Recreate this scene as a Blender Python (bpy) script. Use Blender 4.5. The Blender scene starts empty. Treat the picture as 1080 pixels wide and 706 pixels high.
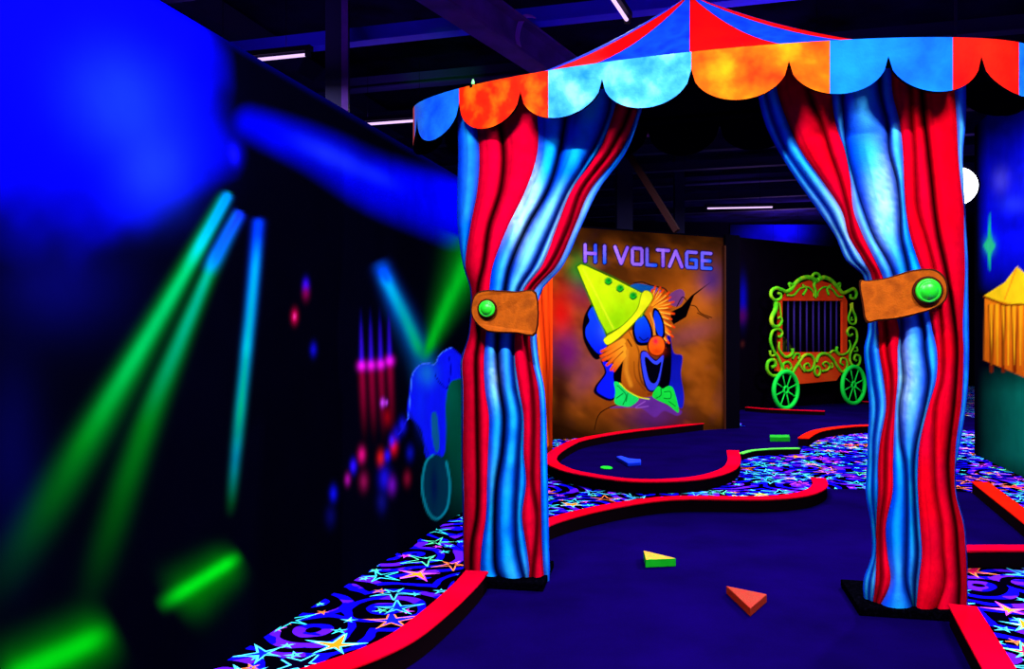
import bpy, bmesh, math, random
import numpy as np
from mathutils import Vector, noise as mnoise
random.seed(7); np.random.seed(7)
PI = math.pi
sc = bpy.context.scene
COL = sc.collection

# ------------------------------------------------------------------ camera
F, CXP, HZ, EYE = 850.0, 540.0, 359.0, 1.6      # focal length in px, principal x, horizon row, eye height
cam = bpy.data.cameras.new('camera'); camo = bpy.data.objects.new('camera', cam); COL.objects.link(camo)
cam.sensor_width = 36; cam.lens = 36 * F / 1080; cam.shift_y = 6 / 1080; cam.clip_end = 100; cam.clip_start = 0.05
camo.location = (0, 0, EYE); camo.rotation_euler = (PI / 2, 0, 0)
sc.camera = camo
# ------------------------------------------------------------------ world / exposure
w = bpy.data.worlds.new('world'); sc.world = w; w.use_nodes = True
w.node_tree.nodes['Background'].inputs[0].default_value = (0.05, 0.03, 0.3, 1)
w.node_tree.nodes['Background'].inputs[1].default_value = 0.01
vs = sc.view_settings
vs.view_transform = 'Standard'; vs.look = 'None'; vs.gamma = 1; vs.exposure = 0.0; vs.use_curve_mapping = False
LC = (0.86, 0.80, 1.0)                            # light of the black-light tubes
# ceiling tubes: end A, end B (x, y, z), power in watts (0 = tube only)
LAMPS = [
    ((-3.15, 8.2, 4.4), (-2.0, 7.9, 4.4), 70, 'violet blacklight tube hanging above the left mural wall, longest seen'),
    ((-2.1, 10.5, 4.4), (-0.95, 10.2, 4.4), 60, 'violet blacklight tube just left of the tent valance'),
    ((4.12, 17.12, 4.4), (5.50, 16.95, 4.4), 150, 'small far violet blacklight tube seen through the gateway'),
    ((0.72, 6.35, 4.4), (1.01, 7.06, 4.4), 50, 'violet blacklight tube above the tent roof at the top edge'),
    ((-1.2, 2.55, 4.75), (0.0, 2.25, 4.75), 440, 'blacklight tube in front of the tent, out of view, left one'),
    ((2.3, 1.9, 4.75), (3.5, 1.6, 4.75), 380, 'blacklight tube in front of the tent, out of view, right one'),
    ((2.2, 8.6, 4.4), (3.4, 8.3, 4.4), 130, 'added blacklight tube, unseen behind the tent roof over the clown lane'),  # unseen tube, added to light the far floor
    ((5.0, 7.6, 4.4), (6.0, 7.3, 4.4), 110, 'added blacklight tube, unseen behind the tent roof near the right mural'),  # another unseen tube, added for light beyond the gateway
    ((6.3, 14.0, 4.4), (7.5, 13.7, 4.4), 420, 'added unseen blacklight tube hanging in front of the circus wagon'),  # added out of sight so the wagon gets light
    ((7.9, 25.2, 4.1), (9.1, 24.9, 4.1), 260, 'added blacklight tube, unseen behind the black wagon wall'),  # added behind the wall to light the blue patch on the back wall
    ((1.9, 10.4, 4.4), (3.0, 10.2, 4.4), 260, 'added unseen blacklight tube hanging in front of the clown panel'),  # extra unseen tube, added to brighten the clown panel
]

# ------------------------------------------------------------------ helpers
def lin(c):
    return tuple(((x / 255) / 12.92 if x / 255 <= 0.04045 else ((x / 255 + 0.055) / 1.055) ** 2.4) for x in c)
def P(px, py, Y): return Vector(((px - CXP) / F * Y, Y, EYE + (HZ - py) / F * Y))
def G(px, py, z=0.0):
    Y = F * (EYE - z) / (py - HZ)
    return Vector(((px - CXP) / F * Y, Y, z))
class Plane:                                       # vertical plane through a with direction dr
    def __init__(s, a, dr):
        s.a = a; l = math.hypot(*dr); s.d = (dr[0] / l, dr[1] / l)
    def Y(s, px):
        k = (px - CXP) / F; ax, ay = s.a; dx, dy = s.d
        return (ay * dx - ax * dy) / (dx - k * dy)
    def at(s, px, py, off=0.0):
        p = P(px, py, s.Y(px)); return p + s.n() * off
    def n(s): return Vector((s.d[1], -s.d[0], 0))  # towards the camera side
def tag(o, label=None, cat=None, group=None, kind=None):
    for k, v in (('label', label), ('category', cat), ('group', group), ('kind', kind)):
        if v: o[k] = v
    return o
def empty(name, loc=(0, 0, 0)):
    o = bpy.data.objects.new(name, None); COL.objects.link(o); o.location = loc; o.empty_display_size = .1
    return o
def link(name, me, mats, parent=None, smooth=False):
    o = bpy.data.objects.new(name, me); COL.objects.link(o)
    for m in (mats if isinstance(mats, (list, tuple)) else [mats]): me.materials.append(m)
    if smooth:
        for p in me.polygons: p.use_smooth = True
    if parent is not None:
        o.parent = parent
        if parent.type == 'EMPTY':
            o.matrix_parent_inverse.identity(); o.location = -Vector(parent.location)
    return o
def mesh(name, V, Fc, mats, parent=None, smooth=False, mi=None, fix=True):
    me = bpy.data.meshes.new(name); me.from_pydata([tuple(v) for v in V], [], Fc); me.update()
    if fix:
        bm = bmesh.new(); bm.from_mesh(me)
        bmesh.ops.recalc_face_normals(bm, faces=bm.faces); bm.to_mesh(me); bm.free()
    o = link(name, me, mats, parent, smooth)
    if mi is not None: me.polygons.foreach_set('material_index', mi)
    return o
class MB:
    def __init__(s): s.v = []; s.f = []; s.m = []
    def add(s, V, Fc, m=0):
        b = len(s.v); s.v += [Vector(v) for v in V]; s.f += [tuple(i + b for i in f) for f in Fc]; s.m += [m] * len(Fc)
    def box(s, c, size, rz=0, m=0, rot=None):
        x, y, z = size[0] / 2, size[1] / 2, size[2] / 2
        V = []
        for q in ((-x, -y, -z), (x, -y, -z), (x, y, -z), (-x, y, -z), (-x, -y, z), (x, -y, z), (x, y, z), (-x, y, z)):
            v = Vector(q)
            if rot is not None: v = rot @ v
            else: v = Vector((v.x * math.cos(rz) - v.y * math.sin(rz), v.x * math.sin(rz) + v.y * math.cos(rz), v.z))
            V.append(v + Vector(c))
        s.add(V, [(0, 3, 2, 1), (4, 5, 6, 7), (0, 1, 5, 4), (1, 2, 6, 5), (2, 3, 7, 6), (3, 0, 4, 7)], m)
    def beam(s, a, b, wd, ht, m=0):                # box from a to b
        a, b = Vector(a), Vector(b); d = (b - a); L = d.length; d.normalize()
        side = d.cross(Vector((0, 0, 1)))
        side = side.normalized() if side.length > 1e-4 else Vector((1, 0, 0))
        up = side.cross(d).normalized()
        V = []
        for p in (a, b):
            for i, j in ((-1, -1), (1, -1), (1, 1), (-1, 1)): V.append(p + side * (wd / 2 * i) + up * (ht / 2 * j))
        s.add(V, [(0, 1, 2, 3), (7, 6, 5, 4), (0, 4, 5, 1), (1, 5, 6, 2), (2, 6, 7, 3), (3, 7, 4, 0)], m)
    def tube(s, pts, r, n=8, m=0, closed=False):
        pts = [Vector(p) for p in pts]; N = len(pts); R = r if isinstance(r, (list, tuple)) else [r] * N
        V = []; prev = None
        for i, p in enumerate(pts):
            if closed: t = pts[(i + 1) % N] - pts[i - 1]
            else: t = pts[min(i + 1, N - 1)] - pts[max(i - 1, 0)]
            t.normalize()
            if prev is None:
                u = t.cross(Vector((0, 0, 1)))
                if u.length < .1: u = t.cross(Vector((0, 1, 0)))
            else: u = prev - t * prev.dot(t)
            u.normalize(); prev = u; v = t.cross(u)
            for k in range(n):
                a = 2 * PI * k / n; V.append(p + (u * math.cos(a) + v * math.sin(a)) * R[i])
        Fc = []
        for i in range(N if closed else N - 1):
            j = (i + 1) % N
            for k in range(n): Fc.append((i * n + k, i * n + (k + 1) % n, j * n + (k + 1) % n, j * n + k))
        if not closed:
            Fc.append(tuple(range(n - 1, -1, -1))); Fc.append(tuple(range((N - 1) * n, N * n)))
        s.add(V, Fc, m)
    def prism(s, poly, ext, m=0, mtop=None):       # polygon of 3D points extruded by vector ext
        n = len(poly); ext = Vector(ext)
        V = [Vector(p) for p in poly] + [Vector(p) + ext for p in poly]
        s.add(V, [(i, (i + 1) % n, n + (i + 1) % n, n + i) for i in range(n)], m)
        s.add(V[:n], [tuple(range(n))], m); s.add(V[n:], [tuple(range(n))], m if mtop is None else mtop)
    def build(s, name, mats, parent=None, smooth=False, bevel=0, merge=True):
        me = bpy.data.meshes.new(name); me.from_pydata([tuple(v) for v in s.v], [], s.f); me.update()
        me.polygons.foreach_set('material_index', s.m)
        bm = bmesh.new(); bm.from_mesh(me)
        if merge: bmesh.ops.remove_doubles(bm, verts=bm.verts, dist=1e-5)
        bmesh.ops.recalc_face_normals(bm, faces=bm.faces); bm.to_mesh(me); bm.free()
        o = link(name, me, mats, parent, smooth)
        if bevel:
            b = o.modifiers.new('bevel', 'BEVEL'); b.width = bevel; b.segments = 2; b.limit_method = 'ANGLE'
        return o
def spline(pts, n=8, closed=False):                # Catmull-Rom through points of any size
    A = np.array(pts, float); N = len(A); out = []
    rng = N if closed else N - 1
    for i in range(rng):
        if closed: p0, p1, p2, p3 = A[i - 1], A[i], A[(i + 1) % N], A[(i + 2) % N]
        else: p0, p1, p2, p3 = A[max(i - 1, 0)], A[i], A[i + 1], A[min(i + 2, N - 1)]
        for k in range(n):
            t = k / n
            out.append(.5 * ((2 * p1) + (-p0 + p2) * t + (2 * p0 - 5 * p1 + 4 * p2 - p3) * t * t + (-p0 + 3 * p1 - 3 * p2 + p3) * t ** 3))
    if not closed: out.append(A[-1])
    return np.array(out)

# ------------------------------------------------------------------ materials
def mat(name, rgb, rough=.75, var=None, scale=8, spec=.06, bump=0, detail=3, metallic=0):
    m = bpy.data.materials.new(name); m.use_nodes = True; nt = m.node_tree; b = nt.nodes['Principled BSDF']
    b.inputs['Roughness'].default_value = rough; b.inputs['Specular IOR Level'].default_value = spec
    b.inputs['Metallic'].default_value = metallic
    b.inputs['Base Color'].default_value = (*lin(rgb), 1)
    tc = nt.nodes.new('ShaderNodeTexCoord')
    if var:
        n = nt.nodes.new('ShaderNodeTexNoise'); n.inputs['Scale'].default_value = scale; n.inputs['Detail'].default_value = detail
        r = nt.nodes.new('ShaderNodeValToRGB'); e = r.color_ramp.elements
        cs = [rgb] + list(var); e[0].position = .3; e[0].color = (*lin(cs[0]), 1); e[1].position = .7; e[1].color = (*lin(cs[-1]), 1)
        for i, c in enumerate(cs[1:-1]):
            q = e.new(.3 + .4 * (i + 1) / (len(cs) - 1)); q.color = (*lin(c), 1)
        nt.links.new(tc.outputs['Object'], n.inputs['Vector']); nt.links.new(n.outputs['Fac'], r.inputs[0])
        nt.links.new(r.outputs[0], b.inputs['Base Color'])
    if bump:
        n2 = nt.nodes.new('ShaderNodeTexNoise'); n2.inputs['Scale'].default_value = scale * 12; n2.inputs['Detail'].default_value = 2
        bp = nt.nodes.new('ShaderNodeBump'); bp.inputs['Strength'].default_value = bump; bp.inputs['Distance'].default_value = .01
        nt.links.new(tc.outputs['Object'], n2.inputs['Vector']); nt.links.new(n2.outputs['Fac'], bp.inputs['Height'])
        nt.links.new(bp.outputs[0], b.inputs['Normal'])
    return m
def emat(name, rgb, st):
    m = bpy.data.materials.new(name); m.use_nodes = True; b = m.node_tree.nodes['Principled BSDF']
    b.inputs['Base Color'].default_value = (0.3, .3, .3, 1)
    b.inputs['Emission Color'].default_value = (*rgb, 1); b.inputs['Emission Strength'].default_value = st
    return m
def paintmat(name, mottle=.15, scale=6, rough=.8, spec=.0, bump=.0):   # paint stored as an attribute, mottled by noise
    m = bpy.data.materials.new(name); m.use_nodes = True; nt = m.node_tree; b = nt.nodes['Principled BSDF']
    b.inputs['Roughness'].default_value = rough; b.inputs['Specular IOR Level'].default_value = spec
    a = nt.nodes.new('ShaderNodeAttribute'); a.attribute_name = 'paint'
    tc = nt.nodes.new('ShaderNodeTexCoord'); n = nt.nodes.new('ShaderNodeTexNoise'); n.inputs['Scale'].default_value = scale; n.inputs['Detail'].default_value = 5
    mr = nt.nodes.new('ShaderNodeMapRange'); mr.inputs[1].default_value = .3; mr.inputs[2].default_value = .7
    mr.inputs[3].default_value = 1 - mottle; mr.inputs[4].default_value = 1 + mottle
    mx = nt.nodes.new('ShaderNodeMix'); mx.data_type = 'RGBA'; mx.blend_type = 'MULTIPLY'; mx.inputs[0].default_value = 1
    nt.links.new(tc.outputs['Object'], n.inputs['Vector']); nt.links.new(n.outputs['Fac'], mr.inputs[0])
    nt.links.new(a.outputs['Color'], mx.inputs[6]); nt.links.new(mr.outputs[0], mx.inputs[7]); nt.links.new(mx.outputs[2], b.inputs['Base Color'])
    if bump:
        n2 = nt.nodes.new('ShaderNodeTexNoise'); n2.inputs['Scale'].default_value = 90
        bp = nt.nodes.new('ShaderNodeBump'); bp.inputs['Strength'].default_value = bump; bp.inputs['Distance'].default_value = .01
        nt.links.new(tc.outputs['Object'], n2.inputs['Vector']); nt.links.new(n2.outputs['Fac'], bp.inputs['Height']); nt.links.new(bp.outputs[0], b.inputs['Normal'])
    return m
def set_paint(me, rgb):
    a = me.color_attributes.new('paint', 'FLOAT_COLOR', 'POINT')
    c = np.ones((len(me.vertices), 4), np.float32); c[:, :3] = rgb; a.data.foreach_set('color', c.ravel())

M = dict(
    black=mat('black_paint', (5, 4, 12), .9, spec=.0), ceilblack=mat('ceiling_black', (16, 12, 48), .9, var=[(6, 5, 14)], scale=1.5, spec=.0),
    steel=mat('purple_steel', (90, 40, 150), .6, var=[(60, 28, 110)], scale=3, spec=.12),
    purlin=mat('lit_blue_steel', (50, 35, 255), .6, var=[(40, 20, 235)], scale=2, spec=.12),  # lamp light on the one bright purlin is put into its colour
    darksteel=mat('dark_steel', (18, 14, 60), .7, spec=.2),
    capred=mat('curb_red', (245, 0, 20), .55, var=[(205, 0, 42)], scale=1.3, spec=.0, bump=.3),
    caporange=mat('curb_orange', (245, 30, 6), .55, var=[(230, 14, 12)], scale=2, spec=.0, bump=.3),
    caplime=mat('curb_lime', (90, 255, 60), .55, spec=.12),
    curbside=mat('curb_side_black', (14, 5, 10), .9, spec=.0),
    red=mat('roof_red', (255, 0, 10), .7, var=[(235, 8, 6)], scale=5, bump=.2),
    blue=mat('roof_blue', (5, 40, 250), .7, var=[(10, 75, 255), (4, 35, 235)], scale=4, bump=.2),
    orange=mat('valance_orange', (250, 40, 2), .7, var=[(255, 105, 2), (255, 175, 8)], scale=4.5, bump=.2),
    redorange=mat('valance_red_orange', (250, 10, 4), .7, var=[(255, 38, 4), (255, 120, 6)], scale=5, bump=.2),
    redv=mat('valance_red', (250, 5, 4), .7, var=[(255, 35, 8)], scale=4, bump=.2),
    blu1=mat('valance_blue', (8, 85, 250), .7, var=[(28, 140, 255)], scale=6, bump=.2),
    blu2=mat('valance_pale_blue', (25, 135, 250), .7, var=[(70, 185, 255), (135, 222, 255)], scale=7, bump=.2),
    blu3=mat('valance_sky_blue', (4, 95, 250), .7, var=[(14, 145, 255)], scale=4, bump=.2),
    leather=mat('strap_brown', (140, 62, 5), .75, var=[(185, 88, 8), (150, 70, 6)], scale=9, bump=.3),
    strapedge=mat('strap_edge', (60, 22, 3), .8), green=mat('button_green', (30, 225, 30), .4, spec=.5),
    greenrim=mat('button_rim', (6, 110, 20), .5), plinth=mat('plinth_carpet', (2, 2, 6), .95, var=[(1, 1, 3), (6, 5, 14)], scale=60, spec=.0),
    felt=mat('lane_felt', (11, 1, 70), .95, var=[(7, 1, 52)], scale=1.6, spec=.0, bump=.4),
    wgreen=mat('wagon_green', (150, 225, 20), .6, var=[(70, 210, 20), (190, 230, 30)], scale=3), wheelgreen=mat('wheel_green', (20, 255, 70), .6),
    wred=mat('wagon_red', (240, 45, 12), .7, var=[(250, 80, 20)], scale=2), bars=mat('bar_purple', (52, 34, 120), .6), olive=mat('leaf_olive', (60, 80, 20), .8, var=[(15, 25, 8)], scale=10),
    obgreen=mat('wedge_green', (10, 170, 25), .6, var=[(20, 190, 30)], scale=12), obtop=mat('wedge_worn_top', (60, 170, 20), .7, var=[(235, 140, 40), (60, 180, 30)], scale=22),
    oborange=mat('wedge_orange', (170, 24, 4), .7, var=[(150, 46, 6)], scale=30, bump=.4), obedge=mat('wedge_edge', (255, 110, 60), .6),
    obblue=mat('blue_plastic', (10, 60, 255), .5), lamphouse=mat('lamp_housing', (25, 15, 45), .5, spec=.1),
    cable=mat('cable_violet', (150, 90, 230), .5), tube=emat('violet_tube', (0.82, 0.55, 1.0), 1.25),
    flood=emat('flood_lens', (0.85, 0.85, 1.0), 9.0), led=emat('green_lamp', (0.05, 1.0, 0.1), 1.2),
)
M['mural'] = paintmat('mural_paint', .12, 3); M['paintgate'] = paintmat('curtain_paint', .14, 14, .7, .0, .25)

# star carpet, fully procedural
def star_carpet():
    m = bpy.data.materials.new('star_carpet'); m.use_nodes = True; nt = m.node_tree; L = nt.links
    b = nt.nodes['Principled BSDF']; b.inputs['Roughness'].default_value = .95; b.inputs['Specular IOR Level'].default_value = .0
    def math_(op, a, c=None, d=None):
        n = nt.nodes.new('ShaderNodeMath'); n.operation = op
        for i, x in enumerate((a, c, d)):
            if x is None: continue
            if isinstance(x, (int, float)): n.inputs[i].default_value = x
            else: L.new(x, n.inputs[i])
        return n.outputs[0]
    def mixc(f, a, c):
        n = nt.nodes.new('ShaderNodeMix'); n.data_type = 'RGBA'; L.new(f, n.inputs[0])
        for i, x in ((6, a), (7, c)):
            if isinstance(x, tuple): n.inputs[i].default_value = (*lin(x), 1)
            else: L.new(x, n.inputs[i])
        return n.outputs[2]
    tc = nt.nodes.new('ShaderNodeTexCoord'); co = tc.outputs['Object']
    # blue swirls: broken rings around scattered centres
    nz = nt.nodes.new('ShaderNodeTexNoise'); nz.inputs['Scale'].default_value = 2.2; L.new(co, nz.inputs['Vector'])
    v = nt.nodes.new('ShaderNodeTexVoronoi'); v.voronoi_dimensions = '2D'; v.inputs['Scale'].default_value = 1.3; L.new(co, v.inputs['Vector'])
    dd = math_('ADD', v.outputs['Distance'], math_('MULTIPLY', nz.outputs['Fac'], .28))
    sw = math_('SINE', math_('MULTIPLY', dd, 33.0))
    nz2 = nt.nodes.new('ShaderNodeTexNoise'); nz2.inputs['Scale'].default_value = 3.1; L.new(co, nz2.inputs['Vector'])
    swm = math_('GREATER_THAN', math_('ADD', sw, math_('MULTIPLY', nz2.outputs['Fac'], 2.2)), 1.35)
    col = mixc(swm, (1, 0, 6), (10, 4, 215))
    purp = math_('MULTIPLY', swm, math_('GREATER_THAN', nz2.outputs['Fac'], .57))
    col = mixc(purp, col, (90, 20, 240))
    def star_layer(col, scale, rmin, rvar, off, lw, keep, palette, ripx=.36):
        mp = nt.nodes.new('ShaderNodeMapping'); mp.inputs['Location'].default_value = off; mp.inputs['Scale'].default_value = (scale, scale, scale); L.new(co, mp.inputs['Vector'])
        v = nt.nodes.new('ShaderNodeTexVoronoi'); v.voronoi_dimensions = '2D'; v.inputs['Scale'].default_value = 1; v.inputs['Randomness'].default_value = .62; L.new(mp.outputs[0], v.inputs['Vector'])
        sub = nt.nodes.new('ShaderNodeVectorMath'); sub.operation = 'SUBTRACT'; L.new(mp.outputs[0], sub.inputs[0]); L.new(v.outputs['Position'], sub.inputs[1])
        sp = nt.nodes.new('ShaderNodeSeparateXYZ'); L.new(sub.outputs[0], sp.inputs[0])
        cs = nt.nodes.new('ShaderNodeSeparateColor'); L.new(v.outputs['Color'], cs.inputs[0]); r1, r2, r3 = cs.outputs
        # two axes squeezed along a random direction gives long points
        th = math_('MULTIPLY', r1, 6.283)
        ang = math_('ADD', math_('ARCTAN2', sp.outputs[1], sp.outputs[0]), th)
        rad = math_('SQRT', math_('ADD', math_('MULTIPLY', sp.outputs[0], sp.outputs[0]), math_('MULTIPLY', sp.outputs[1], sp.outputs[1])))
        k = PI / 5
        af = math_('SUBTRACT', math_('FLOORED_MODULO', math_('ADD', ang, 20 * PI), 2 * k), k)
        af = math_('ABSOLUTE', af)
        x = math_('MULTIPLY', rad, math_('COSINE', af)); y = math_('MULTIPLY', rad, math_('SINE', af))
        # tip length varies with direction, so some points are longer
        R = math_('ADD', math_('MULTIPLY', r2, rvar), rmin)
        R = math_('MULTIPLY', R, math_('ADD', 1.0, math_('MULTIPLY', math_('COSINE', math_('ADD', ang, th)), .30)))
        ix, iy = ripx * math.cos(k), ripx * math.sin(k)
        # line from (1,0) to (ix,iy) in units of R
        nx, ny = iy, 1 - ix; nl = math.hypot(nx, ny); nx /= nl; ny /= nl
        sd = math_('SUBTRACT', math_('ADD', math_('MULTIPLY', x, nx), math_('MULTIPLY', y, ny)), math_('MULTIPLY', R, nx))
        kp = math_('LESS_THAN', r3, keep)
        line = math_('MULTIPLY', math_('LESS_THAN', math_('ABSOLUTE', sd), lw), kp)
        fill = math_('MULTIPLY', math_('LESS_THAN', sd, 0), kp)
        rp = nt.nodes.new('ShaderNodeValToRGB'); rp.color_ramp.interpolation = 'CONSTANT'; e = rp.color_ramp.elements
        for i, c in enumerate(palette):
            q = e[i] if i < 2 else e.new(.5)
            q.position = i / len(palette); q.color = (*lin(c), 1)
        L.new(math_('FRACT', math_('MULTIPLY', r3, 7.31)), rp.inputs[0])
        rf = nt.nodes.new('ShaderNodeValToRGB'); rf.color_ramp.interpolation = 'CONSTANT'; e = rf.color_ramp.elements
        for i, c in enumerate([(3, 0, 20), (235, 20, 80), (10, 30, 240), (4, 0, 20), (255, 150, 20), (3, 0, 20)]):
            q = e[i] if i < 2 else e.new(.5)
            q.position = i / 6; q.color = (*lin(c), 1)
        L.new(math_('FRACT', math_('MULTIPLY', r1, 5.77)), rf.inputs[0])
        col = mixc(fill, col, rf.outputs[0]); col = mixc(line, col, rp.outputs[0])
        return col
    pal = [(60, 245, 235), (255, 130, 60), (90, 255, 170), (80, 235, 255), (255, 50, 160), (225, 70, 255), (150, 255, 130)]
    col = star_layer(col, 6.0, .14, .14, (3.1, 1.7, 0), .026, .42, pal, .3)
    col = star_layer(col, 3.1, .33, .22, (.4, .3, 0), .017, .74, pal, .25)
    L.new(col, b.inputs['Base Color'])
    return m
M['carpet'] = star_carpet()

# ------------------------------------------------------------------ the painter for murals
class Paint:
    def __init__(s, X, Y, bg): s.X, s.Y = X, Y; s.C = np.tile(np.array(lin(bg)), (len(X), 1)).astype(float)
    def blend(s, m, rgb, idx=None):
        c = np.array(lin(rgb)); m = m[:, None]
        if idx is None: s.C = s.C * (1 - m) + c * m
        else: s.C[idx] = s.C[idx] * (1 - m) + c * m
    def blob(s, cx, cy, rx, ry, rgb, ang=0, a=1.0, p=1.0):
        t = math.radians(ang); dx, dy = s.X - cx, s.Y - cy
        u = dx * math.cos(t) + dy * math.sin(t); v = -dx * math.sin(t) + dy * math.cos(t)
        s.blend(a * np.exp(-((u / rx) ** 2 + (v / ry) ** 2) ** p), rgb)
    def poly(s, pts, rgb, soft=.6, smooth=True, a=1.0, grow=0.0, rgb2=None, grad=None):
        pts = spline(pts, 5, True) if smooth else np.array(pts, float)
        mn, mx = pts.min(0) - 4 * soft - grow, pts.max(0) + 4 * soft + grow
        idx = np.where((s.X > mn[0]) & (s.X < mx[0]) & (s.Y > mn[1]) & (s.Y < mx[1]))[0]
        if len(idx) == 0: return
        x, y = s.X[idx], s.Y[idx]; d2 = np.full(len(idx), 1e9); ins = np.zeros(len(idx), bool)
        for i in range(len(pts)):
            ax, ay = pts[i - 1]; bx, by = pts[i]; ex, ey = bx - ax, by - ay
            t = np.clip(((x - ax) * ex + (y - ay) * ey) / (ex * ex + ey * ey + 1e-9), 0, 1)
            d2 = np.minimum(d2, (x - ax - t * ex) ** 2 + (y - ay - t * ey) ** 2)
            if abs(ey) > 1e-9: ins ^= ((ay > y) != (by > y)) & (x < ex * (y - ay) / ey + ax)
        sd = np.sqrt(d2) * np.where(ins, 1, -1) + grow
        m = np.clip(sd / (2 * soft) + .5, 0, 1) * a; m = m * m * (3 - 2 * m) if a == 1 else m
        if rgb2 is None: s.blend(m, rgb, idx)
        else:
            (gx0, gy0), (gx1, gy1) = grad
            t = np.clip(((x - gx0) * (gx1 - gx0) + (y - gy0) * (gy1 - gy0)) / ((gx1 - gx0) ** 2 + (gy1 - gy0) ** 2), 0, 1)[:, None]
            c = np.array(lin(rgb)) * (1 - t) + np.array(lin(rgb2)) * t
            s.C[idx] = s.C[idx] * (1 - m[:, None]) + c * m[:, None]
    def line(s, pts, wd, rgb, soft=.5, a=1.0, smooth=True, rgb2=None):
        pts = spline(pts, 5) if smooth and len(pts) > 2 else np.array(pts, float); ws = wd if isinstance(wd, tuple) else (wd, wd)
        mw = max(ws) + 4 * soft; mn, mx = pts.min(0) - mw, pts.max(0) + mw
        idx = np.where((s.X > mn[0]) & (s.X < mx[0]) & (s.Y > mn[1]) & (s.Y < mx[1]))[0]
        if len(idx) == 0: return
        x, y = s.X[idx], s.Y[idx]; best = np.full(len(idx), -1e9); tt = np.zeros(len(idx)); n = len(pts) - 1
        for i in range(n):
            ax, ay = pts[i]; bx, by = pts[i + 1]; ex, ey = bx - ax, by - ay
            t = np.clip(((x - ax) * ex + (y - ay) * ey) / (ex * ex + ey * ey + 1e-9), 0, 1)
            d = np.hypot(x - ax - t * ex, y - ay - t * ey); g = (i + t) / n
            q = (ws[0] + (ws[1] - ws[0]) * g) / 2 - d
            u = q > best; best[u] = q[u]; tt[u] = g[u]
        m = np.clip(best / (2 * soft) + .5, 0, 1); m = m * m * (3 - 2 * m) * a
        if rgb2 is None: s.blend(m, rgb, idx)
        else:
            c = np.array(lin(rgb)) * (1 - tt[:, None]) + np.array(lin(rgb2)) * tt[:, None]
            s.C[idx] = s.C[idx] * (1 - m[:, None]) + c * m[:, None]
def _glow(s, pts, wd, rgb, a=1.0, rgb2=None, f0=.08, f1=.25, pw=1.0):
    pts = spline(pts, 6) if len(pts) > 2 else np.array(pts, float); seg = np.hypot(*np.diff(pts, axis=0).T); cum = np.concatenate([[0], np.cumsum(seg)]); L = cum[-1]
    x, y = s.X, s.Y; best = np.full(len(x), 1e9); tt = np.zeros(len(x))
    for i in range(len(pts) - 1):
        ax, ay = pts[i]; bx, by = pts[i + 1]; ex, ey = bx - ax, by - ay; t = ((x - ax) * ex + (y - ay) * ey) / (ex * ex + ey * ey)
        if i > 0: t = np.maximum(t, 0)
        if i < len(pts) - 2: t = np.minimum(t, 1)
        t = np.clip(t, -3, 4); d = np.hypot(x - ax - t * ex, y - ay - t * ey); g = (cum[i] + t * seg[i]) / L; u = d < best; best[u] = d[u]; tt[u] = g[u]
    w_ = wd[0] + (wd[1] - wd[0]) * np.clip(tt, 0, 1)
    m = a * np.exp(-(best / w_) ** (2 * pw)); sm = lambda v: np.clip(v, 0, 1) ** 2 * (3 - 2 * np.clip(v, 0, 1))
    m = m * sm((tt + f0 * .5) / f0) * sm((1 + f1 * .3 - tt) / f1)
    c = np.array(lin(rgb)) if rgb2 is None else np.array(lin(rgb)) * (1 - np.clip(tt, 0, 1)[:, None]) + np.array(lin(rgb2)) * np.clip(tt, 0, 1)[:, None]
    s.C = s.C * (1 - m[:, None]) + c * m[:, None]
Paint.glow = _glow
def vnoise(x, y, sc_, seed=0):
    rs = np.random.RandomState(seed); T = rs.rand(64, 64); x = np.asarray(x) * sc_ + 100; y = np.asarray(y) * sc_ + 100
    xi, yi = np.floor(x).astype(int), np.floor(y).astype(int); fx, fy = x - xi, y - yi
    fx = fx * fx * (3 - 2 * fx); fy = fy * fy * (3 - 2 * fy); g = lambda a, b_: T[a % 64, b_ % 64]
    return (g(xi, yi) * (1 - fx) + g(xi + 1, yi) * fx) * (1 - fy) + (g(xi, yi + 1) * (1 - fx) + g(xi + 1, yi + 1) * fx) * fy
def fbm(x, y, s_, seed=0): return (vnoise(x, y, s_, seed) + .5 * vnoise(x, y, s_ * 2.1, seed + 1) + .25 * vnoise(x, y, s_ * 4.3, seed + 2)) / 1.75
def painted_surface(name, plane, px0, px1, z0, z1, nx, nz, fn, parent, off, tofn=None):
    xs = np.linspace(px0, px1, nx); k = (xs - CXP) / F
    Ys = np.array([plane.Y(x) for x in xs]); zs = np.linspace(z0, z1, nz)
    n = plane.n(); YY, ZZ = np.meshgrid(Ys, zs); KK, _ = np.meshgrid(k, zs); PX, _ = np.meshgrid(xs, zs)
    V = np.stack([KK * YY + n.x * off, YY + n.y * off, ZZ], -1).reshape(-1, 3)
    PY = HZ - (ZZ - EYE) * F / YY
    i = np.arange(nx * nz).reshape(nz, nx)
    Q = np.stack([i[:-1, :-1], i[:-1, 1:], i[1:, 1:], i[1:, :-1]], -1).reshape(-1, 4)
    me = bpy.data.meshes.new(name); me.vertices.add(len(V)); me.vertices.foreach_set('co', V.astype(np.float32).ravel())
    me.loops.add(Q.size); me.loops.foreach_set('vertex_index', Q.ravel().astype(np.int32))
    me.polygons.add(len(Q)); me.polygons.foreach_set('loop_start', np.arange(0, Q.size, 4, dtype=np.int32))
    me.update(calc_edges=True)
    p = fn(PX.ravel(), PY.ravel()); set_paint(me, np.clip(p, 0, 1))
    o = bpy.data.objects.new(name, me); COL.objects.link(o); me.materials.append(M['mural'])
    if parent is not None: o.parent = parent
    return o

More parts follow.
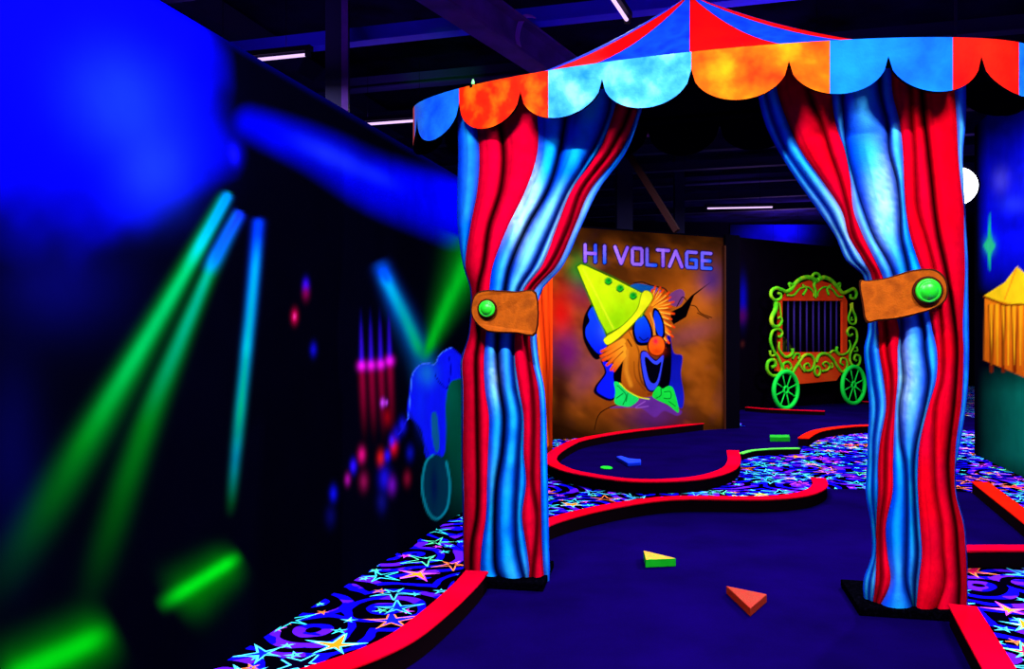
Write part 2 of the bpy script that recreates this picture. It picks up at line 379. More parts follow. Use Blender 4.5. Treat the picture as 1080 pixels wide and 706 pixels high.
# ================================================================== ROOM
D = Vector((.2677, .9635, 0)); E_ = Vector((.9635, -.2677, 0))          # along the mural walls / across
def st(s, t, z=0): return D * s + E_ * t + Vector((0, 0, z))
def room():
    m = MB(); m.add([(-9, -3, 0), (16, -3, 0), (16, 28, 0), (-9, 28, 0)], [(0, 1, 2, 3)])
    tag(m.build('floor', M['carpet']), kind='structure')
    m = MB(); m.box((3.5, 12.5, 5.75), (25, 31, .1)); tag(m.build('ceiling', M['ceilblack']), kind='structure')
    for nme, c, s in (('wall_outer_left', (-9, 12.5, 2.85), (.1, 31, 5.7)), ('wall_outer_right', (16, 12.5, 2.85), (.1, 31, 5.7)), ('wall_rear', (3.5, -3, 2.85), (25, .1, 5.7))):
        m = MB(); m.box(c, s); tag(m.build(nme, M['black']), kind='structure')
    m = MB(); m.box((3.5, 28, 2.85), (25, .1, 5.7)); wb = tag(m.build('wall_back', M['black']), kind='structure')
    pl = Plane((0, 27.9), (1, 0))
    def fn(X, Y):
        p = Paint(X, Y, (4, 3, 10)); p.blob(828, 243, 22, 18, (20, 20, 255)); p.blob(812, 262, 26, 5, (150, 60, 200), a=.7); p.blob(800, 250, 20, 12, (10, 5, 150), a=.8)
        return p.C
    painted_surface('mural', pl, 770, 880, 3.6, 5.6, 120, 60, fn, wb, .02)
room()

# ---- left mural wall
WL = Plane((-.516, 7.31), (.2677, .9635))
WLn = Vector((.9635, -.2677, 0))
def wall_left():
    a, b = st(0, 0), st(0, 0)
    pa = Vector((-.516 - .2776 * (7.31 - 1.2), 1.2, 0)); Ye = WL.Y(582.5); pb = Vector((-.516 + .27784 * (Ye - 7.31), Ye, 0))
    m = MB(); m.prism([pa, pb, pb - WLn * .12, pa - WLn * .12], (0, 0, 3.1))
    o = tag(m.build('wall_left', M['black']), kind='structure')
    def fn(X, Y):
        p = Paint(X, Y, (1, 1, 9))
        # blue sky cloud
        wob = (fbm(X, Y, .012, 3) - .5)
        edge = np.clip(1 - (X - (216 - np.clip((Y - 190), 0, 400) * 1.05)) / 60.0 - .5 + wob * 1.0, 0, 1)
        low = np.clip((330 - Y - np.clip(120 - X, 0, 400) * .45 + wob * 90) / 230, 0, 1)
        m_ = edge * low; m_ = m_ * m_ * (3 - 2 * m_)
        p.blend(m_, (2, 2, 255))
        p.blob(130, 110, 55, 45, (15, 45, 255), 40, .6); p.blob(165, 180, 35, 40, (20, 50, 255), 30, .5)
        p.blob(60, 300, 60, 45, (4, 4, 90), a=.5); p.blob(10, 480, 30, 90, (3, 3, 60), a=.6)
        # second blue band below the top of the wall
        p.line([(262, 130), (330, 158), (400, 195), (480, 222)], (20, 62), (0, 0, 215), 15, .85)
        p.line([(395, 185), (480, 215)], (22, 40), (0, 0, 255), 12, .7)
        p.blob(350, 165, 34, 9, (25, 50, 255), 25, .7); p.blob(395, 185, 22, 7, (20, 45, 255), 25, .6)
        p.line([(160, -6), (480, 182)], 9, (0, 0, 80), 5, .8)
        p.blob(246, 163, 5, 9, (10, 10, 240), -10); 
        # spotlight beams (part of the painting)
        g = p.glow
        g([(236, 208), (173, 325), (90, 468), (15, 590)], (5, 19), (0, 135, 35), .95, (0, 75, 2), .03, .6)
        g([(240, 205), (173, 325), (85, 470)], (3.5, 9), (0, 190, 110), .8, (0, 160, 10), .03, .5)
        g([(240, 205), (222, 238), (198, 280)], (4.5, 5), (0, 120, 255), .9, (0, 190, 150), .08, .5)
        g([(250, 226), (207, 318), (147, 468), (100, 610)], (4.5, 15), (0, 120, 25), .95, (0, 65, 2), .03, .55)
        g([(226, 270), (205, 322), (150, 450)], (4, 8), (0, 165, 130), .75, (0, 120, 10), .1, .6)
        g([(253, 224), (238, 250), (220, 285)], (5, 6), (15, 40, 255), .97, (0, 110, 240), .08, .4)
        g([(272, 232), (263, 335), (250, 460), (243, 532)], (5, 4.5), (0, 60, 255), .97, (0, 110, 40), .03, .2)
        g([(270, 265), (263, 335), (249, 470)], (4, 4.5), (0, 170, 190), .8, (0, 185, 50), .2, .3)
        g([(190, 632), (250, 588)], (22, 15), (0, 110, 4), .95, None, .5, .4); g([(180, 632), (250, 588)], (7, 6), (0, 225, 20), .95, None, .5, .3)
        g([(10, 720), (118, 664)], (28, 22), (0, 120, 4), .95, None, .3, .3); g([(10, 716), (112, 668)], (12, 10), (0, 215, 15), .9, None, .3, .35)
        # right hand pair of beams
        g([(400, 278), (425, 335), (455, 400), (480, 470)], (7, 16), (0, 70, 190), .9, (0, 80, 30), .06, .5)
        g([(405, 292), (422, 325), (446, 378)], (5, 6), (0, 170, 220), .9, (0, 190, 30), .15, .25); g([(402, 284), (410, 300)], (4.5, 4.5), (0, 80, 255), .9, None, .3, .6)
        g([(500, 258), (470, 325), (447, 380)], (20, 4), (0, 130, 15), .95, (0, 150, 20), .05, .2); g([(500, 262), (468, 328), (448, 376)], (8, 3.5), (0, 205, 30), .85, None, .05, .2)
        g([(470, 390), (500, 560)], (17, 24), (0, 90, 55), .85, (0, 50, 40), .2, .5)
        # coloured lights of the painted crowd and rigging
        for x, y in ((381, 386), (391, 385.5), (401, 384.5), (410.5, 381)):
            g([(x - 1, y - 50), (x, y)], (1.2, 2.2), (8, 4, 100), .85, (50, 10, 200), .6, .1); g([(x, y), (x + 3, y + 75)], (3.0, 3.0), (150, 0, 50), .6, (45, 0, 6), .06, .7)
            p.blob(x, y, 3.8, 4.6, (215, 15, 200))
        for x, y, c, r in ((322, 301, (40, 10, 230), 4.5), (310, 334, (225, 0, 80), 4.5), (330, 369, (15, 10, 190), 4.5), (310, 334, (255, 60, 160), 2), (322, 309, (120, 0, 60), 5),
                           (403, 425, (190, 60, 220), 3), (407, 425, (190, 60, 220), 2), (381, 480, (210, 10, 110), 5), (372, 492, (40, 10, 230), 4.5), (351, 521, (15, 15, 235), 5),
                           (366, 506, (150, 10, 130), 4), (383, 508, (120, 10, 60), 6), (401, 483, (200, 20, 20), 5), (415, 472, (220, 10, 30), 5), (408, 481, (30, 10, 220), 4),
                           (413, 465, (40, 20, 230), 4), (405, 505, (20, 10, 180), 8), (413, 512, (100, 10, 150), 6), (429, 505, (130, 10, 40), 5), (424, 449, (20, 20, 230), 5), (418, 458, (20, 10, 190), 5),
                           (402, 530, (10, 10, 90), 7), (348, 545, (8, 8, 90), 7), (408, 440, (120, 0, 10), 6), (432, 478, (10, 15, 160), 5)):
            p.blob(x, y, r * .65, r * 1.35, c, a=.8)
        # elephant balancing on a ball
        q = lambda L_: [(330 + x / 3.53, 360 + y / 3.53) for x, y in L_]
        p.poly(q([(350, 270), (358, 190), (365, 130), (385, 97), (420, 83), (455, 88), (465, 60), (490, 35), (515, 26), (540, 45), (560, 70), (575, 130), (540, 140), (512, 152), (498, 190), (492, 250), (494, 330), (487, 420), (455, 440), (420, 430), (405, 340), (380, 300)]), (10, 20, 225), .9)
        p.poly(q([(440, 275), (458, 270), (466, 330), (468, 400), (455, 410), (442, 350)]), (10, 90, 130), .8)
        p.blob(330 + 420 / 3.53, 360 + 120 / 3.53, 9, 12, (20, 130, 200), a=.7); p.blob(330 + 400 / 3.53, 360 + 220 / 3.53, 5, 24, (10, 40, 240), a=.5)
        p.line(q([(353, 290), (362, 190), (368, 130), (388, 96), (420, 82), (452, 86), (467, 56), (492, 34), (515, 25)]), .9, (60, 120, 255), .5)
        p.line(q([(452, 92), (455, 130), (480, 165), (497, 178)]), 1, (0, 0, 110), .5); p.line(q([(505, 60), (512, 110), (500, 175)]), 1, (0, 0, 130), .5)
        p.line(q([(352, 285), (330, 330), (320, 345)]), 1.3, (20, 20, 200), .6)
        p.poly(q([(457, 422), (495, 450), (508, 530), (498, 620), (460, 662), (425, 630), (405, 545), (418, 455)]), (0, 45, 60), .8)
        p.blob(330 + 450 / 3.53, 360 + 540 / 3.53, 4, 22, (0, 15, 60), a=.9)
        p.line(q([(445, 425), (418, 455), (405, 545), (425, 630), (460, 662), (498, 620), (508, 530), (495, 450)]), 2.2, (10, 150, 150), .9, .8)
        p.line(q([(360, 270), (400, 350), (430, 430)]), 2, (10, 20, 120), 1, .7)
        # orange curtain painted on the far end of the wall
        p.poly([(556, 200), (600, 200), (600, 520), (579, 520), (574, 440), (566, 350), (560, 300)], (235, 60, 8), .6, False)
        p.blend(np.clip((Y - 375) / 60, 0, 1) * np.clip((X - 545) / 6, 0, 1) * .9, (55, 16, 2)); p.line([(570, 300), (577, 400), (582, 480)], 2, (120, 20, 4), 1.2); p.line([(563, 300), (571, 400), (577, 470)], 2, (255, 120, 20), 1.5); p.line([(578, 300), (581, 470)], 2, (160, 40, 5), 1)
        return p.C
    s1 = painted_surface('mural', WL, -700, 582.5, 0, 3.1, 800, 230, fn, o, .004)
wall_left()

# ---- right mural wall
WR = Plane((5.96, 9.38), (.2677, .9635))
def wall_right():
    k = .2776; pa = Vector((5.96 - k * 7, 2.4, 0)); pb = Vector((5.96 + k * 1.95, 11.33, 0)); n = Vector((.9635, -.2677, 0))
    m = MB(); m.prism([pa, pb, pb + n * .14, pa + n * .14], (0, 0, 4.6)); o = tag(m.build('wall_right', M['black']), kind='structure')
    def fn(X, Y):
        p = Paint(X, Y, (1, 2, 14))
        xo = np.clip((X - 1031) / 12, 0, 1)
        sky = np.clip((310 - Y) / 60, 0, 1) * np.clip((Y - 105) / 40, 0, 1) * xo
        p.blend(sky * (.45 + .55 * np.clip(fbm(X, Y, .03, 5) * 2 - .35, 0, 1)), (8, 12, 255))
        p.blob(1056, 190, 8, 12, (90, 90, 255), a=.8); p.blob(1070, 215, 14, 9, (40, 60, 255), a=.8); p.blob(1120, 190, 40, 20, (40, 50, 255), a=.7)
        p.blend(np.clip((Y - 385) / 30, 0, 1) * np.clip(1 - (Y - 480) / 30, .15, 1) * np.clip((X - 1030) / 60, 0, 1) * .9, (8, 120, 90))
        p.poly([(1044, 224), (1046, 250), (1050, 259), (1046, 268), (1044, 286), (1042, 268), (1038, 259), (1042, 250)], (20, 220, 130), 1.0)
        p.blob(1044, 259, 5, 8, (60, 230, 160), a=.6)
        p.poly([(1038, 312), (1060, 298), (1073, 281), (1100, 305), (1125, 318), (1100, 322), (1070, 324)], (255, 215, 20), .6, False)
        p.poly([(1039, 314), (1072, 322), (1125, 317), (1123, 400), (1080, 398), (1038, 380)], (240, 130, 15), .8, False, rgb2=(200, 90, 10), grad=((1060, 320), (1060, 395)))
        for i, x in enumerate((1043, 1049, 1056, 1061, 1067, 1074, 1082, 1092, 1104, 1113)):
            p.line([(x, 322), (x + (-1) ** i * 3, 392)], (1.2, 3.0), (110, 30, 5), .8, .85); p.line([(x + 3, 322), (x + 3, 385)], (3, 1), (255, 190, 20), .8, .8)
        p.line([(1038, 313), (1060, 322), (1085, 321), (1125, 316)], 2, (120, 50, 5), .6, smooth=False); p.line([(1072, 284), (1060, 316)], 1.5, (255, 160, 20), .6)
        p.blend(np.clip((330 - abs(Y - 340)) / 330, 0, 1) * np.clip(1 - (X - 1028) / 10, 0, 1) * .95, (3, 2, 8))
        return p.C
    painted_surface('mural', WR, 1028.5, 1700, 0, 4.6, 420, 300, fn, o, -.004)
wall_right()

# ---- panel with the clown (backboard of the next hole)
HP = Plane((.64, 12.95), (4.04 - .64, 14.6 - 12.95))
def clown_panel():
    a, b = HP.at(582, 300), HP.at(779, 300); a.z = b.z = 0; n = HP.n()
    root = empty('mural_panel', (a + b) / 2)
    tag(root, 'brown painted panel with a yellow-hatted clown bursting through, HI VOLTAGE lettering above', 'mural')
    m = MB(); m.prism([a, b, b - n * .15, a - n * .15], (0, 0, 3.47)); m.build('backing_board', M['black'], root)
    m = MB()
    c0, c1 = HP.at(764, 300), HP.at(779, 300); c0.z = c1.z = 0
    m.prism([c0, c1, c1 + n * .03, c0 + n * .03], (0, 0, 3.5)); m.build('side_post', M['black'], root)
    m = MB(); d0 = HP.at(763, 300); d1 = HP.at(764.3, 300); d0.z = d1.z = 0
    m.prism([d0, d1, d1 + n * .036, d0 + n * .036], (0, 0, 3.3)); m.build('trim_strip', mat('trim_brown', (70, 30, 12)), root)
    def fn(X, Y):
        p = Paint(X, Y, (70, 34, 6))
        p.blob(725, 320, 45, 40, (185, 92, 14), a=.9); p.blob(640, 400, 40, 50, (170, 80, 10), a=.7); p.blob(745, 400, 25, 50, (140, 68, 8), a=.8); nz = fbm(X + .7 * Y, (Y - .6 * X) * 1.8, .022, 11); p.blend(np.clip(nz * 2.2 - .95, 0, 1) * .8, (190, 98, 20)); nz = fbm(X, Y, .03, 21); p.blend(np.clip(nz * 3 - 1.9, 0, 1) * .5, (120, 55, 60)); nz = fbm(X + Y * .8, (Y - X * .7) * 2, .02, 31)
        p.blend(np.clip(nz * 3 - 1.9, 0, 1) * .7, (50, 22, 4))
        p.blend(np.clip((262 - Y) / 25, 0, 1) * .85, (34, 15, 2)); p.blend(np.clip((Y - 425) / 40, 0, 1) * .4, (60, 25, 4))
        p.blob(591, 330, 16, 28, (215, 20, 8)); p.blob(612, 318, 26, 10, (160, 20, 10), 35, .6); p.blob(598, 372, 14, 20, (110, 12, 100), a=.85); p.blob(620, 395, 12, 22, (120, 50, 90), 30, .6)
        p.blob(590, 420, 10, 40, (45, 10, 4), a=.9); p.blob(750, 295, 12, 16, (10, 20, 120), a=.7); p.blob(690, 440, 22, 14, (95, 35, 120), a=.8); p.blob(712, 452, 14, 6, (120, 20, 30), a=.5)
        p.blob(730, 352, 28, 9, (150, 75, 80), -20, .5); p.blob(615, 300, 14, 24, (90, 40, 80), a=.5)
        ed = np.clip((Y - 400) / 70, 0, 1) * np.clip(1 - (X - 585) / 70, 0, 1) + np.clip((Y - 435) / 30, 0, 1) * .5 + np.clip((X - 745) / 25, 0, 1) * .6 + np.clip((270 - Y) / 22, 0, 1) * .6; p.blend(np.clip(ed, 0, .9), (28, 11, 2))
        A = lambda L_: [(590 + x / 5.983, 240 + y / 5.983) for x, y in L_]
        B = lambda L_: [(590 + x / 5.983, 340 + y / 5.983) for x, y in L_]
        # crack and torn edges
        p.line(B([(410, 500), (260, 570), (220, 680)]), (1.2, .8), (20, 8, 2), .5)
        p.poly(A([(955, 345), (880, 395), (830, 432), (770, 500), (700, 535), (705, 590), (720, 612), (800, 565), (830, 480), (850, 430)]), (3, 1, 4), .5, False)
        p.line(A([(820, 490), (860, 500), (890, 540), (960, 570)]), .9, (15, 6, 2), .4); p.line(A([(870, 540), (940, 575)]), 1, (15, 6, 2), .4)
        p.poly(A([(690, 470), (700, 420), (760, 390), (790, 420), (770, 480), (730, 500)]), (120, 60, 110), .7); p.line(A([(740, 500), (775, 440), (800, 460)]), 1, (10, 4, 6), .4)
        p.poly(A([(440, 385), (480, 355), (560, 365), (620, 385), (640, 420), (520, 440)]), (14, 90, 160), .6); p.line(A([(470, 352), (520, 345), (560, 360), (600, 372), (660, 385), (690, 420)]), 1.2, (10, 6, 20), .5)
        # blue behind the clown
        p.poly(A([(215, 480), (170, 540), (150, 620), (160, 720), (230, 830), (300, 760), (290, 650), (250, 560)]), (4, 2, 10), .7, grow=.8)
        p.poly(A([(215, 500), (180, 545), (190, 590), (165, 640), (175, 710), (250, 800), (300, 740), (280, 650), (250, 570)]), (15, 70, 255), .6, rgb2=(5, 20, 220), grad=((620, 320), (640, 375)))
        p.poly(B([(270, 240), (290, 320), (228, 410), (235, 455), (340, 485), (380, 300)]), (3, 1, 30), .7, grow=1)
        p.poly(B([(275, 250), (296, 320), (240, 405), (250, 450), (345, 475), (370, 300)]), (10, 25, 240), .6)
        p.poly(B([(690, 60), (720, 190), (775, 215), (765, 330), (785, 470), (765, 545), (690, 440), (670, 200)]), (6, 10, 140), .9, rgb2=(20, 30, 190), grad=((705, 370), (720, 430)))
        p.poly(B([(650, 170), (700, 120), (705, 300), (680, 420), (600, 420), (620, 250)]), (2, 1, 6), .8)
        p.poly(B([(345, 300), (400, 220), (420, 330), (395, 385), (345, 375)]), (4, 1, 4), .7)
        p.poly(B([(320, 540), (440, 515), (520, 480), (600, 470), (680, 525), (770, 560), (740, 590), (660, 560), (600, 600), (520, 545), (430, 540)]), (100, 45, 150), .9, a=.9)
        p.line(B([(540, 500), (480, 540), (560, 530)]), 1, (150, 90, 190), .6)
        # hair fans
        c = (590 + 560 / 5.983, 240 + 520 / 5.983)
        for tx, ty in ((585, 395), (605, 372), (635, 380), (655, 395), (690, 410), (700, 440), (720, 470), (705, 500), (722, 545), (705, 580), (725, 630), (700, 660), (715, 690), (690, 730), (665, 760)):
            t = (590 + tx / 5.983, 240 + ty / 5.983); st_ = (c[0] + (4 if ty > 560 else 0), c[1] + max(0, (ty - 540) / 5.983 * .45))
            p.line([st_, t], (7.5, 2.0), (255, 180, 25), .7, rgb2=(245, 60, 10), smooth=False); p.line([st_, (st_[0] + (t[0] - st_[0]) * .85, st_[1] + (t[1] - st_[1]) * .85 + .8)], (1.6, .8), (255, 215, 60), .5, .9, False)
        for tx, ty in ((620, 400), (680, 440), (700, 520), (700, 610)):
            p.line([c, (590 + tx / 5.983, 240 + ty / 5.983)], (.6, 1.0), (160, 30, 5), .4, .8, False)
        # face
        p.poly(A([(470, 600), (560, 500), (600, 520), (640, 640), (640, 720), (560, 760), (480, 700)]), (205, 105, 14), .7)
        p.poly(B([(400, 90), (450, 50), (500, 60), (560, 110), (560, 190), (520, 200), (515, 290), (540, 375), (585, 430), (575, 470), (510, 472), (440, 440), (392, 385), (400, 260), (405, 190), (385, 130)]), (215, 120, 16), .8, rgb2=(150, 70, 10), grad=((655, 360), (680, 415)))
        p.line(B([(440, 60), (500, 180), (500, 290), (520, 380), (575, 430)]), (1, 2.2), (90, 35, 5), .9, .8); p.line(B([(470, 250), (480, 350), (540, 430)]), (1, 2), (120, 55, 6), 1, .7); p.line(B([(425, 180), (420, 300), (450, 400)]), 4, (235, 150, 30), 2, .7)
        p.line(B([(560, 455), (600, 445), (615, 420)]), 2, (120, 50, 8), .8); p.line(B([(430, 110), (455, 150)]), 1.5, (90, 35, 5), .7)
        for (x0, y0), (x1, y1) in (((400, 120), (265, 185)), ((400, 150), (262, 215)), ((405, 165), (275, 240)), ((400, 180), (300, 270)), ((400, 195), (325, 300)), ((403, 210), (345, 305))):
            p.line(B([(x0, y0), (x1, y1)]), (6, 3), (255, 170, 30), .7, rgb2=(225, 60, 10), smooth=False)
        p.line(B([(400, 150), (300, 215)]), (1, .6), (170, 50, 5), .4, smooth=False); p.line(B([(400, 185), (320, 265)]), (1, .6), (170, 50, 5), .4, smooth=False)
        # eyes
        p.poly(A([(500, 545), (540, 560), (580, 640), (585, 710), (570, 735), (500, 740), (470, 690), (465, 620)]), (3, 2, 14), .5, grow=.8)
        p.poly(A([(505, 555), (540, 570), (572, 640), (575, 700), (560, 722), (505, 725), (480, 685), (475, 620)]), (10, 80, 245), .6, rgb2=(5, 30, 190), grad=((675, 335), (682, 360)))
        p.poly(A([(595, 515), (625, 530), (655, 600), (662, 680), (640, 700), (610, 670), (590, 590)]), (3, 2, 14), .5, grow=.6)
        p.poly(A([(600, 528), (622, 540), (648, 605), (652, 670), (638, 690), (615, 660), (596, 590)]), (10, 60, 230), .5)
        p.line(A([(572, 540), (595, 610), (598, 690)]), 1.7, (225, 150, 40), .5); p.line(B([(505, 95), (530, 115), (560, 100)]), 1, (5, 2, 10), .5)
        # mouth
        p.poly(B([(512, 200), (545, 183), (575, 215), (610, 240), (658, 205), (650, 290), (632, 380), (595, 435), (555, 425), (525, 340)]), (4, 2, 40), .5, grow=.6)
        p.poly(B([(515, 205), (545, 188), (575, 222), (610, 245), (655, 210), (645, 290), (628, 375), (595, 428), (558, 418), (530, 335)]), (50, 70, 235), .5)
        p.poly(B([(537, 235), (552, 222), (585, 255), (615, 268), (642, 250), (630, 320), (612, 375), (585, 385), (560, 350)]), (2, 1, 12), .5)
        # nose
        p.poly(B([(612, 85), (650, 100), (668, 150), (650, 198), (612, 212), (572, 195), (556, 150), (575, 100)]), (60, 10, 3), .5, grow=.6)
        p.poly(B([(612, 88), (648, 103), (663, 150), (647, 195), (612, 207), (577, 192), (561, 150), (578, 104)]), (255, 95, 12), .5)
        p.blob(590 + 612 / 5.983, 340 + 185 / 5.983, 7, 4, (215, 50, 5), a=.7); p.blob(590 + 606 / 5.983, 340 + 120 / 5.983, 2.6, 3.2, (235, 20, 60))
        # bow tie
        p.poly(B([(345, 378), (385, 388), (425, 432), (500, 480), (450, 530), (400, 530), (348, 510), (352, 440)]), (20, 235, 90), .5)
        p.poly(B([(585, 462), (620, 405), (650, 420), (690, 402), (722, 430), (752, 568), (685, 522), (615, 490)]), (20, 235, 60), .5)
        for L_ in (((365, 400), (420, 460), (400, 520)), ((430, 450), (420, 500)), ((640, 420), (640, 460), (610, 480)), ((660, 440), (700, 440), (700, 480), (660, 480)), ((400, 450), (360, 480)), ((690, 500), (730, 530))): p.line(B(L_), .9, (4, 120, 30), .5)
        p.line(B([(380, 385), (425, 430), (500, 472), (565, 485)]), (1.2, 1.2), (225, 240, 20), .5)
        # hat
        p.blob(611, 283, 12, 14, (20, 170, 20), a=.6)
        hat = A([(112, 250), (135, 233), (170, 245), (330, 318), (520, 415), (575, 440), (520, 560), (300, 670), (250, 580)])
        p.poly(hat, (10, 120, 10), 1.3, False, grow=1.6, a=.85); p.poly(hat, (3, 10, 4), .6, False, grow=.5)
        p.poly(hat, (215, 255, 10), .5, False, rgb2=(165, 235, 5), grad=((640, 290), (655, 345)))
        p.blob(650, 336, 9, 16, (130, 215, 5), 30, .6); p.line(A([(150, 260), (340, 640)]), 2.0, (235, 255, 30), 1.2, .6)
        br = A([(520, 418), (552, 400), (583, 425), (575, 470), (480, 590), (380, 690), (310, 738), (285, 725), (290, 695), (400, 620), (490, 520)])
        p.poly(br, (60, 110, 5), .8, grow=.7); p.poly(br, (240, 255, 20), .5)
        for x, y in ((308, 340), (382, 385), (465, 432)):
            p.blob(590 + x / 5.983, 240 + y / 5.983, 4.3, 4.3, (10, 190, 30), p=4); p.line(A([(x - 20, y + 10), (x, y + 22), (x + 22, y + 6)]), 1.0, (3, 80, 20), .4); p.blob(590 + (x + 4) / 5.983, 240 + (y - 6) / 5.983, 1.4, 1.4, (3, 90, 30), a=.8)
        # lettering
        def top(x): return 98 + (x - 150) * .07
        def L(strokes, x0, x1):
            out = []
            for s_ in strokes:
                pts = []
                for u, v_ in s_:
                    x = x0 + u * (x1 - x0); pts.append((590 + x / 5.983, 240 + (top(x) + 11 + v_ * (124 - 20 - (x - 150) * .012)) / 5.983))
                out.append(pts)
            return out
        G_ = [(L([[(0, 0), (0, 1)], [(1, 0), (1, 1)], [(0, .5), (1, .5)]], 162, 226), 0), (L([[(0, 0), (0, 1)]], 284, 284), 1), (L([[(0, 0), (.5, 1), (1, 0)]], 350, 428), 0),
              (L([[(0, .1), (0, .9), (.12, 1), (.88, 1), (1, .9), (1, .1), (.88, 0), (.12, 0), (0, .1)]], 460, 520), 0), (L([[(0, 0), (0, 1), (1, 1)]], 552, 606), 1), (L([[(0, 0), (1, 0)], [(.5, 0), (.5, 1)]], 618, 688), 0),
              (L([[(0, 1), (.5, 0), (1, 1)]], 694, 772), 0), (L([[(1, 0), (.1, 0), (0, .1), (0, .9), (.1, 1), (1, 1), (1, .5), (.5, .5)]], 802, 862), 0), (L([[(1, 0), (0, 0), (0, 1), (1, 1)], [(0, .5), (.9, .5)]], 900, 954), 1)]
        for gl, k in G_:
            for s_ in gl: p.line(s_, 5.6, (8, 4, 60), .5, smooth=False)
        for i, (gl, k) in enumerate(G_):
            for j, s_ in enumerate(gl):
                ca, cb = ((180, 130, 250), (150, 95, 240)) if (k == 0 and i < 7) else ((140, 110, 245), (25, 100, 245))
                if i in (0,) and j == 1: ca = cb = (60, 90, 240)
                p.line(s_, 3.4, ca, .4, smooth=False, rgb2=cb)
        return p.C
    o = painted_surface('painted_scene', HP, 582, 763, .0, 3.44, 440, 520, fn, None, .004)
    o.parent = root; o.location = -Vector(root.location)
clown_panel()

# ---- black wall behind the wagon
WG = Plane((6.25, 18.6), (8.41 - 6.25, 20.0 - 18.6))
def wagon_wall():
    n = WG.n(); pl = Plane((WG.a[0] - n.x * .4, WG.a[1] - n.y * .4), WG.d)
    a, b = pl.at(776, 300), pl.at(975, 300); a.z = b.z = 0
    m = MB(); m.prism([a, b, b - n * .15, a - n * .15], (0, 0, 3.95)); o = tag(m.build('wall_wagon', M['black']), kind='structure')
    def fn(X, Y):
        p = Paint(X, Y, (5, 2, 10)); p.blob(783.5, 317, 3.5, 18, (6, 4, 150)); p.blob(783, 333, 4, 7, (80, 5, 70), a=.7); p.blob(783, 363, 2, 3, (80, 30, 25), a=.6); return p.C
    painted_surface('mural', pl, 777, 960, 0, 3.9, 120, 80, fn, o, .004)
wagon_wall()

# ================================================================== CEILING STEEL
def ceiling_steel():
    PL = ['nearest the viewer', 'second nearest the viewer', 'third nearest, before the tent peak', 'bright blue underneath, left of the slanting girder', 'dim blue, just behind the bright blue one', 'two rows behind the bright blue one', 'three rows behind the bright blue one', 'four rows behind the bright blue one', 'fourth from the back wall', 'third from the back wall', 'second from the back wall', 'closest to the back wall']
    for i, s in enumerate((3.6, 5.2, 6.8, 8.4, 10.0, 11.6, 13.2, 14.8, 16.4, 18.0, 20.0, 22.0)):
        m = MB(); ta_ = -7.5; tb = (15.8 - D.x * s) / E_.x; m.beam(st(s, ta_, 5.08), st(s, tb, 5.08), .11, .15); m.beam(st(s, ta_, 4.995), st(s, tb, 4.995), .17, .02)
        tag(m.build('purlin', M['purlin'] if s == 8.4 else M['darksteel']), 'dark ceiling purlin spanning the hall, ' + PL[i], 'beam', 'ceiling purlins')
    for j, t in enumerate((-6.0, 7.0)):
        m = MB(); m.beam(st(-1, t, 5.5), st(26, t, 5.5), .2, .3); tag(m.build('girder', M['darksteel']), ['dark roof girder running back on the far left', 'dark roof girder running back on the far right'][j], 'beam')
    # slanting violet I-beam
    a, b = Vector((-1.4, 5.75, 4.75)), Vector((1.9, 11.8, 4.75)); m = MB()
    m.beam(a, b, .03, .34); m.beam(a - Vector((0, 0, .17)), b - Vector((0, 0, .17)), .24, .03); m.beam(a + Vector((0, 0, .17)), b + Vector((0, 0, .17)), .24, .03)
    tag(m.build('steel_girder', M['steel']), 'violet steel I-beam slanting over the left side of the tent roof', 'beam')
    # column beyond the left wall
    m = MB(); c = P(354, 100, 8.75); c.z = 0
    cc = c + Vector((0, 0, 2.85))
    m.box(cc, (.22, .02, 5.7), 0); m.box(cc + Vector((-.1, .1, 0)), (.02, .2, 5.7)); m.box(cc + Vector((0, .2, 0)), (.22, .02, 5.7)); m.box(cc + Vector((.1, .0, 0)), (.07, .03, 5.7), m=1)
    tag(m.build('steel_column', [M['darksteel'], M['steel']]), 'dark upright steel column rising behind the left mural wall', 'column')
    m = MB(); m.beam(P(622, 96, 13.0), P(714, 244, 12.2), .09, .09)
    tag(m.build('brace', mat('brace_brown', (30, 10, 12))), 'brownish diagonal brace in the dark above the clown panel', 'beam')
    m = MB(); q = P(658, 200, 15.6)
    m.box((q.x, q.y, 2.85), (.3, .3, 5.7)); tag(m.build('support_post', M['darksteel']), 'dark post standing behind the clown panel', 'column')
    m = MB(); q = P(716, 200, 17.0)
    m.box((q.x, q.y, 2.85), (.2, .2, 5.7)); tag(m.build('support_post', M['darksteel']), 'thinner dark post farther back behind the clown panel', 'column')
    # hanging loops of cable
    m = MB()
    for k in range(3):
        pts = [P(x + k * 1.6, y + k, 8.35) for x, y in ((546, 48), (544, 38), (547, 24), (553, 16), (562, 17))]
        m.tube([Vector(q) for q in spline(pts, 6)], .008, 6)
    tag(m.build('cable', M['cable']), 'loop of violet-lit cable hanging from the slanting girder', 'cable')
ceiling_steel()

